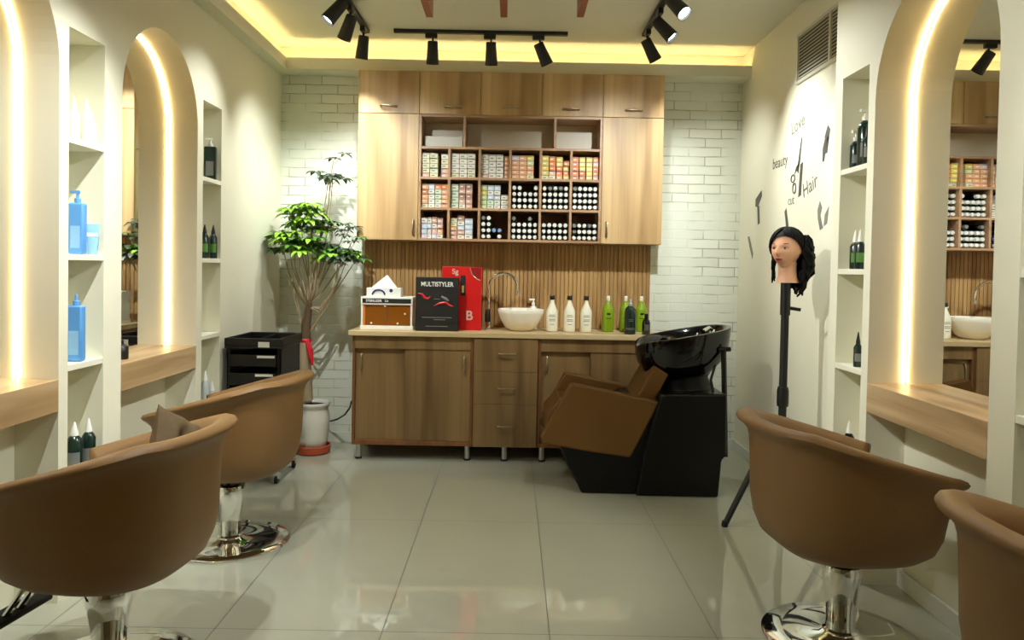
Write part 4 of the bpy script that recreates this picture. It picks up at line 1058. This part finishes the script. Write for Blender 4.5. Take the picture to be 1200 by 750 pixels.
# cable from plant corner to the cabinet
c = [at(410, 478, Y=5.35), at(404, 486, Y=5.42), at(396, 491, Y=5.48), at(386, 494, Y=5.54), at(383, 494, Y=5.592)]
tag(MB().tube([at(412, 470, Y=5.33)]+c, .006, 8).build('power_cable', BLACK), 'thin dark power cable drooping between plant pot and base cabinet', 'cable')

# ---------------------------------------------------------------- salon trolley
tx0, tx1, ty0, ty1, tz1 = -1.675, -1.36, 4.48, 4.90, .868
t = thing('salon_trolley', 'black plastic salon trolley with drawers on casters', 'trolley', ((tx0+tx1)/2, (ty0+ty1)/2, 0))
w, d = (tx1-tx0)/2, (ty1-ty0)/2
mb = MB(); 
for sx in (-1, 1):
    for sy in (-1, 1):
        mb.box((sx*w-.018 if sx > 0 else -w, sy*d-.03 if sy > 0 else -d, .1), (w if sx > 0 else -w+.018, d if sy > 0 else -d+.03, tz1-.06))
for sx in (-1, 1):
    mb.box((sx*w-.012 if sx > 0 else -w, -d, .4), (w if sx > 0 else -w+.012, d, tz1-.06))
mb.box((-w, -d, .085), (w, d, .12))
mb.build('frame', BLACK, t, bevel=.004)
mb = MB(); mb.box((-w-.012, -d-.012, tz1-.06), (w+.012, d+.012, tz1-.045))
mb.box((-w-.012, -d-.012, tz1-.045), (w+.012, -d+.004, tz1)); mb.box((-w-.012, d-.004, tz1-.045), (w+.012, d+.012, tz1)); mb.box((-w-.012, -d+.004, tz1-.045), (-w+.004, d-.004, tz1)); mb.box((w-.004, -d+.004, tz1-.045), (w+.012, d-.004, tz1)); mb.box((-.004, -d+.004, tz1-.045), (.004, d-.004, tz1-.01))
mb.build('top_tray', BLACK, t, bevel=.004)
for i, z in enumerate((.70, .595, .49, .385, .28)):
    dr = MB()
    dr.box((-w+.022, -d+.002+[0, -.03, .01, 0, 0][i], z), (w-.022, d-.02, z+.01)); dr.box((-w+.022, -d-.006+[0, -.03, .01, 0, 0][i], z), (w-.022, -d+.004+[0, -.03, .01, 0, 0][i], z+.07))
    dr.box((-w+.022, -d+.004, z+.01), (-w+.03, d-.02, z+.07)); dr.box((w-.03, -d+.004, z+.01), (w-.022, d-.02, z+.07)); dr.box((-w+.03, d-.03, z+.01), (w-.03, d-.02, z+.07))
    dro = dr.build('drawer', BLACK, t, bevel=.002)
    if i < 2: MB().box((w*.15, -d-.010+[0, -.03][i], z+.052), (w-.03, -d-.0065+[0, -.03][i], z+.066)).build('silver_grip', WHITE, dro)
MB().box((w*.2, -d-.0135, tz1-.052), (w*.62, -d-.0125, tz1-.02)).build('white_sticker', WHITE, t)
for sx in (-1, 1):
    for sy in (-1, 1):
        cs = MB().lathe([(.012, .06), (.012, .086)], 10, 0, T(sx*(w-.02), sy*(d-.03), 0)).box((sx*(w-.02)-.014, sy*(d-.03)-.02, .03), (sx*(w-.02)+.014, sy*(d-.03)+.006, .065)).build('caster', CHROME, t)
        MB().lathe([(.020, -.009), (.026, -.007), (.026, .007), (.020, .009)], 18, 0, T(sx*(w-.02), sy*(d-.03)-.008, .0265) @ Matrix.Rotation(PI/2, 4, 'Y')).build('wheel', RUBBER, cs)

# ---------------------------------------------------------------- products in the niches
def pump_bottle(label, loc, bm, capm, r=.032, h=.16, square=False, group=None, lab=None, rz=0, pump=True):
    t = thing('pump_bottle', label, 'bottle', loc, rz, group)
    mb = MB()
    if square: mb.box((-r, -r*.72, 0), (r, r*.72, h)); mb.build('body', bm, t, bevel=.008, bseg=3)
    else: mb.lathe([(r*.94, 0), (r, .004), (r, h*.84), (r*.8, h*.93), (r*.4, h)], 20); mb.build('body', bm, t, smooth=50)
    c = MB().lathe([(r*.42, h+.0003), (r*.42, h+.018), (r*.18, h+.02), (r*.18, h+.045)], 14)
    if pump: c.box((-r*.9, -.006, h+.038), (r*.3, .006, h+.05))
    c.build('pump', capm, t, bevel=.001)
    if lab:
        if square: MB().box((-r*.62, -r*.72-.0012, h*.12), (r*.62, -r*.72-.0002, h*.55)).build('label_print', lab, t)
        else:
            m_ = MB(); m_.grid([[(r*1.012*math.sin(a), -r*1.012*math.cos(a), z) for a in [(-1+2*k/10)*1.3 for k in range(11)]] for z in (h*.2, h*.5)]); m_.build('label_print', lab, t, fixn=False)
    return t
def nozzle_bottle(label, loc, bm, capm, r=.03, h=.14, group=None, lab=None):
    t = thing('nozzle_bottle', label, 'bottle', loc, 0, group)
    MB().lathe([(r*.94, 0), (r, .004), (r, h*.85), (r*.75, h*.94), (r*.5, h)], 20).build('body', bm, t, smooth=50)
    MB().lathe([(r*.52, h+.0003), (r*.5, h+.012), (r*.16, h+.05), (r*.1, h+.055)], 14).build('nozzle', capm, t)
    if lab:
        m_ = MB(); m_.grid([[(r*1.012*math.sin(a), -r*1.012*math.cos(a), z) for a in [(-1+2*k/10)*1.2 for k in range(11)]] for z in (h*.25, h*.6)]); m_.build('label_print', lab, t, fixn=False)
    return t
zt = [z+.0125 for z in SZ]; zfl = .4405
for X, Y, lab, r, h in ((-1.76, 3.05, 'white bottle at the front of the top shelf of the nearer left niche', .022, .12), (-1.735, 3.095, 'white bottle with pointed cap, second on the top left niche shelf', .02, .125), (-1.805, 3.115, 'white bottle at the back of the nearer left niche top shelf', .022, .11), (-1.742, 3.145, 'shortest white bottle on the nearer left niche top shelf', .018, .085)):
    nozzle_bottle(lab, (X, Y, zt[0]), OFFW, WHITE, r, h, 'white bottles in the left niche')
pump_bottle('sky blue pump bottle on the middle shelf of the nearer left niche', (-1.746, 3.055, zt[1]), BLUEB, BLUEB, .029, .205, True, 'blue hair products', BLUEL, .1)
tb = thing('cream_tube', 'sky blue cream tube beside the blue pump bottle', 'tube', (-1.735, 3.145, zt[1]), .35, 'blue hair products')
rws = []
for z, a, b in ((.0, .018, .016), (.015, .019, .016), (.05, .022, .013), (.09, .025, .007), (.122, .027, .002), (.126, .027, .0015)):
    rws.append([(a*math.cos(q), b*math.sin(q), z) for q in [2*PI*i/20 for i in range(20)]])
mb = MB().grid(rws, closed=True); mb.add(rws[0], [tuple(range(20))]); mb.add(rws[-1], [tuple(range(20))]); mb.build('body', BLUEL, tb)
MB().box((-.02, -.0092, .075), (.02, -.0086, .09)).build('label_print', WHITE, tb)
pump_bottle('sky blue bottle on the lower shelf of the nearer left niche', (-1.75, 3.055, zt[2]), BLUEB, BLUEB, .03, .225, True, 'blue hair products', BLUEL, .1, False)
nozzle_bottle('dark bottle with white nozzle at the bottom of the nearer left niche, left one', (-1.758, 3.06, zfl), DGREEN, WHITE, .031, .16, 'dark nozzle bottles', GREYM)
nozzle_bottle('dark bottle with white nozzle at the bottom of the nearer left niche, right one', (-1.742, 3.135, zfl), DGREEN, WHITE, .027, .16, 'dark nozzle bottles', GREYM)
pump_bottle('dark square bottle with white pump on the top shelf of the far left niche', (-1.75, 4.40, zt[0]), DGREEN, WHITE, .034, .19, True, 'dark products in the far left niche', GREYM, .2)
nozzle_bottle('dark green bottle on the middle shelf of the far left niche, left one', (-1.765, 4.365, zt[1]), DGREEN, BLACK, .024, .14, 'dark products in the far left niche', MATS['mid_leaf'])
nozzle_bottle('dark green bottle on the middle shelf of the far left niche, right one', (-1.74, 4.425, zt[1]), DGREEN, BLACK, .023, .14, 'dark products in the far left niche', MATS['mid_leaf'])
nozzle_bottle('clear bottle at the bottom of the far left niche, taller one', (-1.755, 4.365, zfl), CLEAR, WHITE, .026, .19, 'clear bottles')
nozzle_bottle('clear bottle at the bottom of the far left niche, shorter one', (-1.74, 4.428, zfl), CLEAR, WHITE, .024, .12, 'clear bottles')
pump_bottle('dark squat bottle standing on the far left station shelf', (-1.80, 3.50, CT1+.0005), BLACK, BLACK, .035, .07, False, None, None, 0, False)
pump_bottle('tall dark green bottle with white pump on the top shelf of the right niche', (1.545, 3.36, zt[0]), DGREEN, WHITE, .031, .20, False, 'dark products in the right niche', GREYM, .3)
pump_bottle('shorter dark green bottle with white pump on the top shelf of the right niche', (1.548, 3.455, zt[0]), DGREEN, WHITE, .024, .125, False, 'dark products in the right niche', GREYM, .3)
nozzle_bottle('dark bottle nearest the arch on the top shelf of the right niche', (1.526, 3.295, zt[0]), DGREEN, BLACK, .018, .12, 'dark products in the right niche', GREYM)
nozzle_bottle('dark green bottle on the middle shelf of the right niche', (1.545, 3.42, zt[1]), DGREEN, WHITE, .024, .12, 'dark products in the right niche', MATS['mid_leaf'])
nozzle_bottle('second dark green bottle on the middle shelf of the right niche', (1.532, 3.345, zt[1]), DGREEN, WHITE, .022, .12, 'dark products in the right niche', MATS['mid_leaf'])
nozzle_bottle('dark bottle on the lower shelf of the right niche', (1.535, 3.345, zt[2]), DGREEN, BLACK, .018, .10, 'dark products in the right niche', GREYM)
nozzle_bottle('dark bottle with white nozzle at the bottom of the right niche', (1.545, 3.43, zfl), BLACKG, WHITE, .024, .15, 'dark products in the right niche', GREYM)

# ---------------------------------------------------------------- world, camera
w = bpy.data.worlds.new('room_world'); SC.world = w; w.use_nodes = True
w.node_tree.nodes['Background'].inputs['Color'].default_value = (.02, .02, .018, 1)
w.node_tree.nodes['Background'].inputs['Strength'].default_value = 1.
cd = bpy.data.cameras.new('camera'); co = bpy.data.objects.new('camera', cd); COL.objects.link(co)
cd.sensor_fit = 'HORIZONTAL'; cd.sensor_width = 36.; cd.lens = F/1200*36; cd.shift_y = -(375-CY)/1200
M = Matrix((RT, UP, -_f)).transposed().to_4x4(); M.translation = CAM
co.matrix_world = M; cd.clip_start = .02
SC.camera = co
SC.view_settings.view_transform = 'Standard'; SC.view_settings.look = 'None'
SC.view_settings.gamma = 1.; SC.view_settings.exposure = .16
SC.view_settings.use_curve_mapping = False
SC.cycles.max_bounces = 10; SC.cycles.diffuse_bounces = 6; SC.cycles.glossy_bounces = 5
SC.cycles.caustics_reflective = False; SC.cycles.caustics_refractive = False
SC.cycles.sample_clamp_indirect = 6.
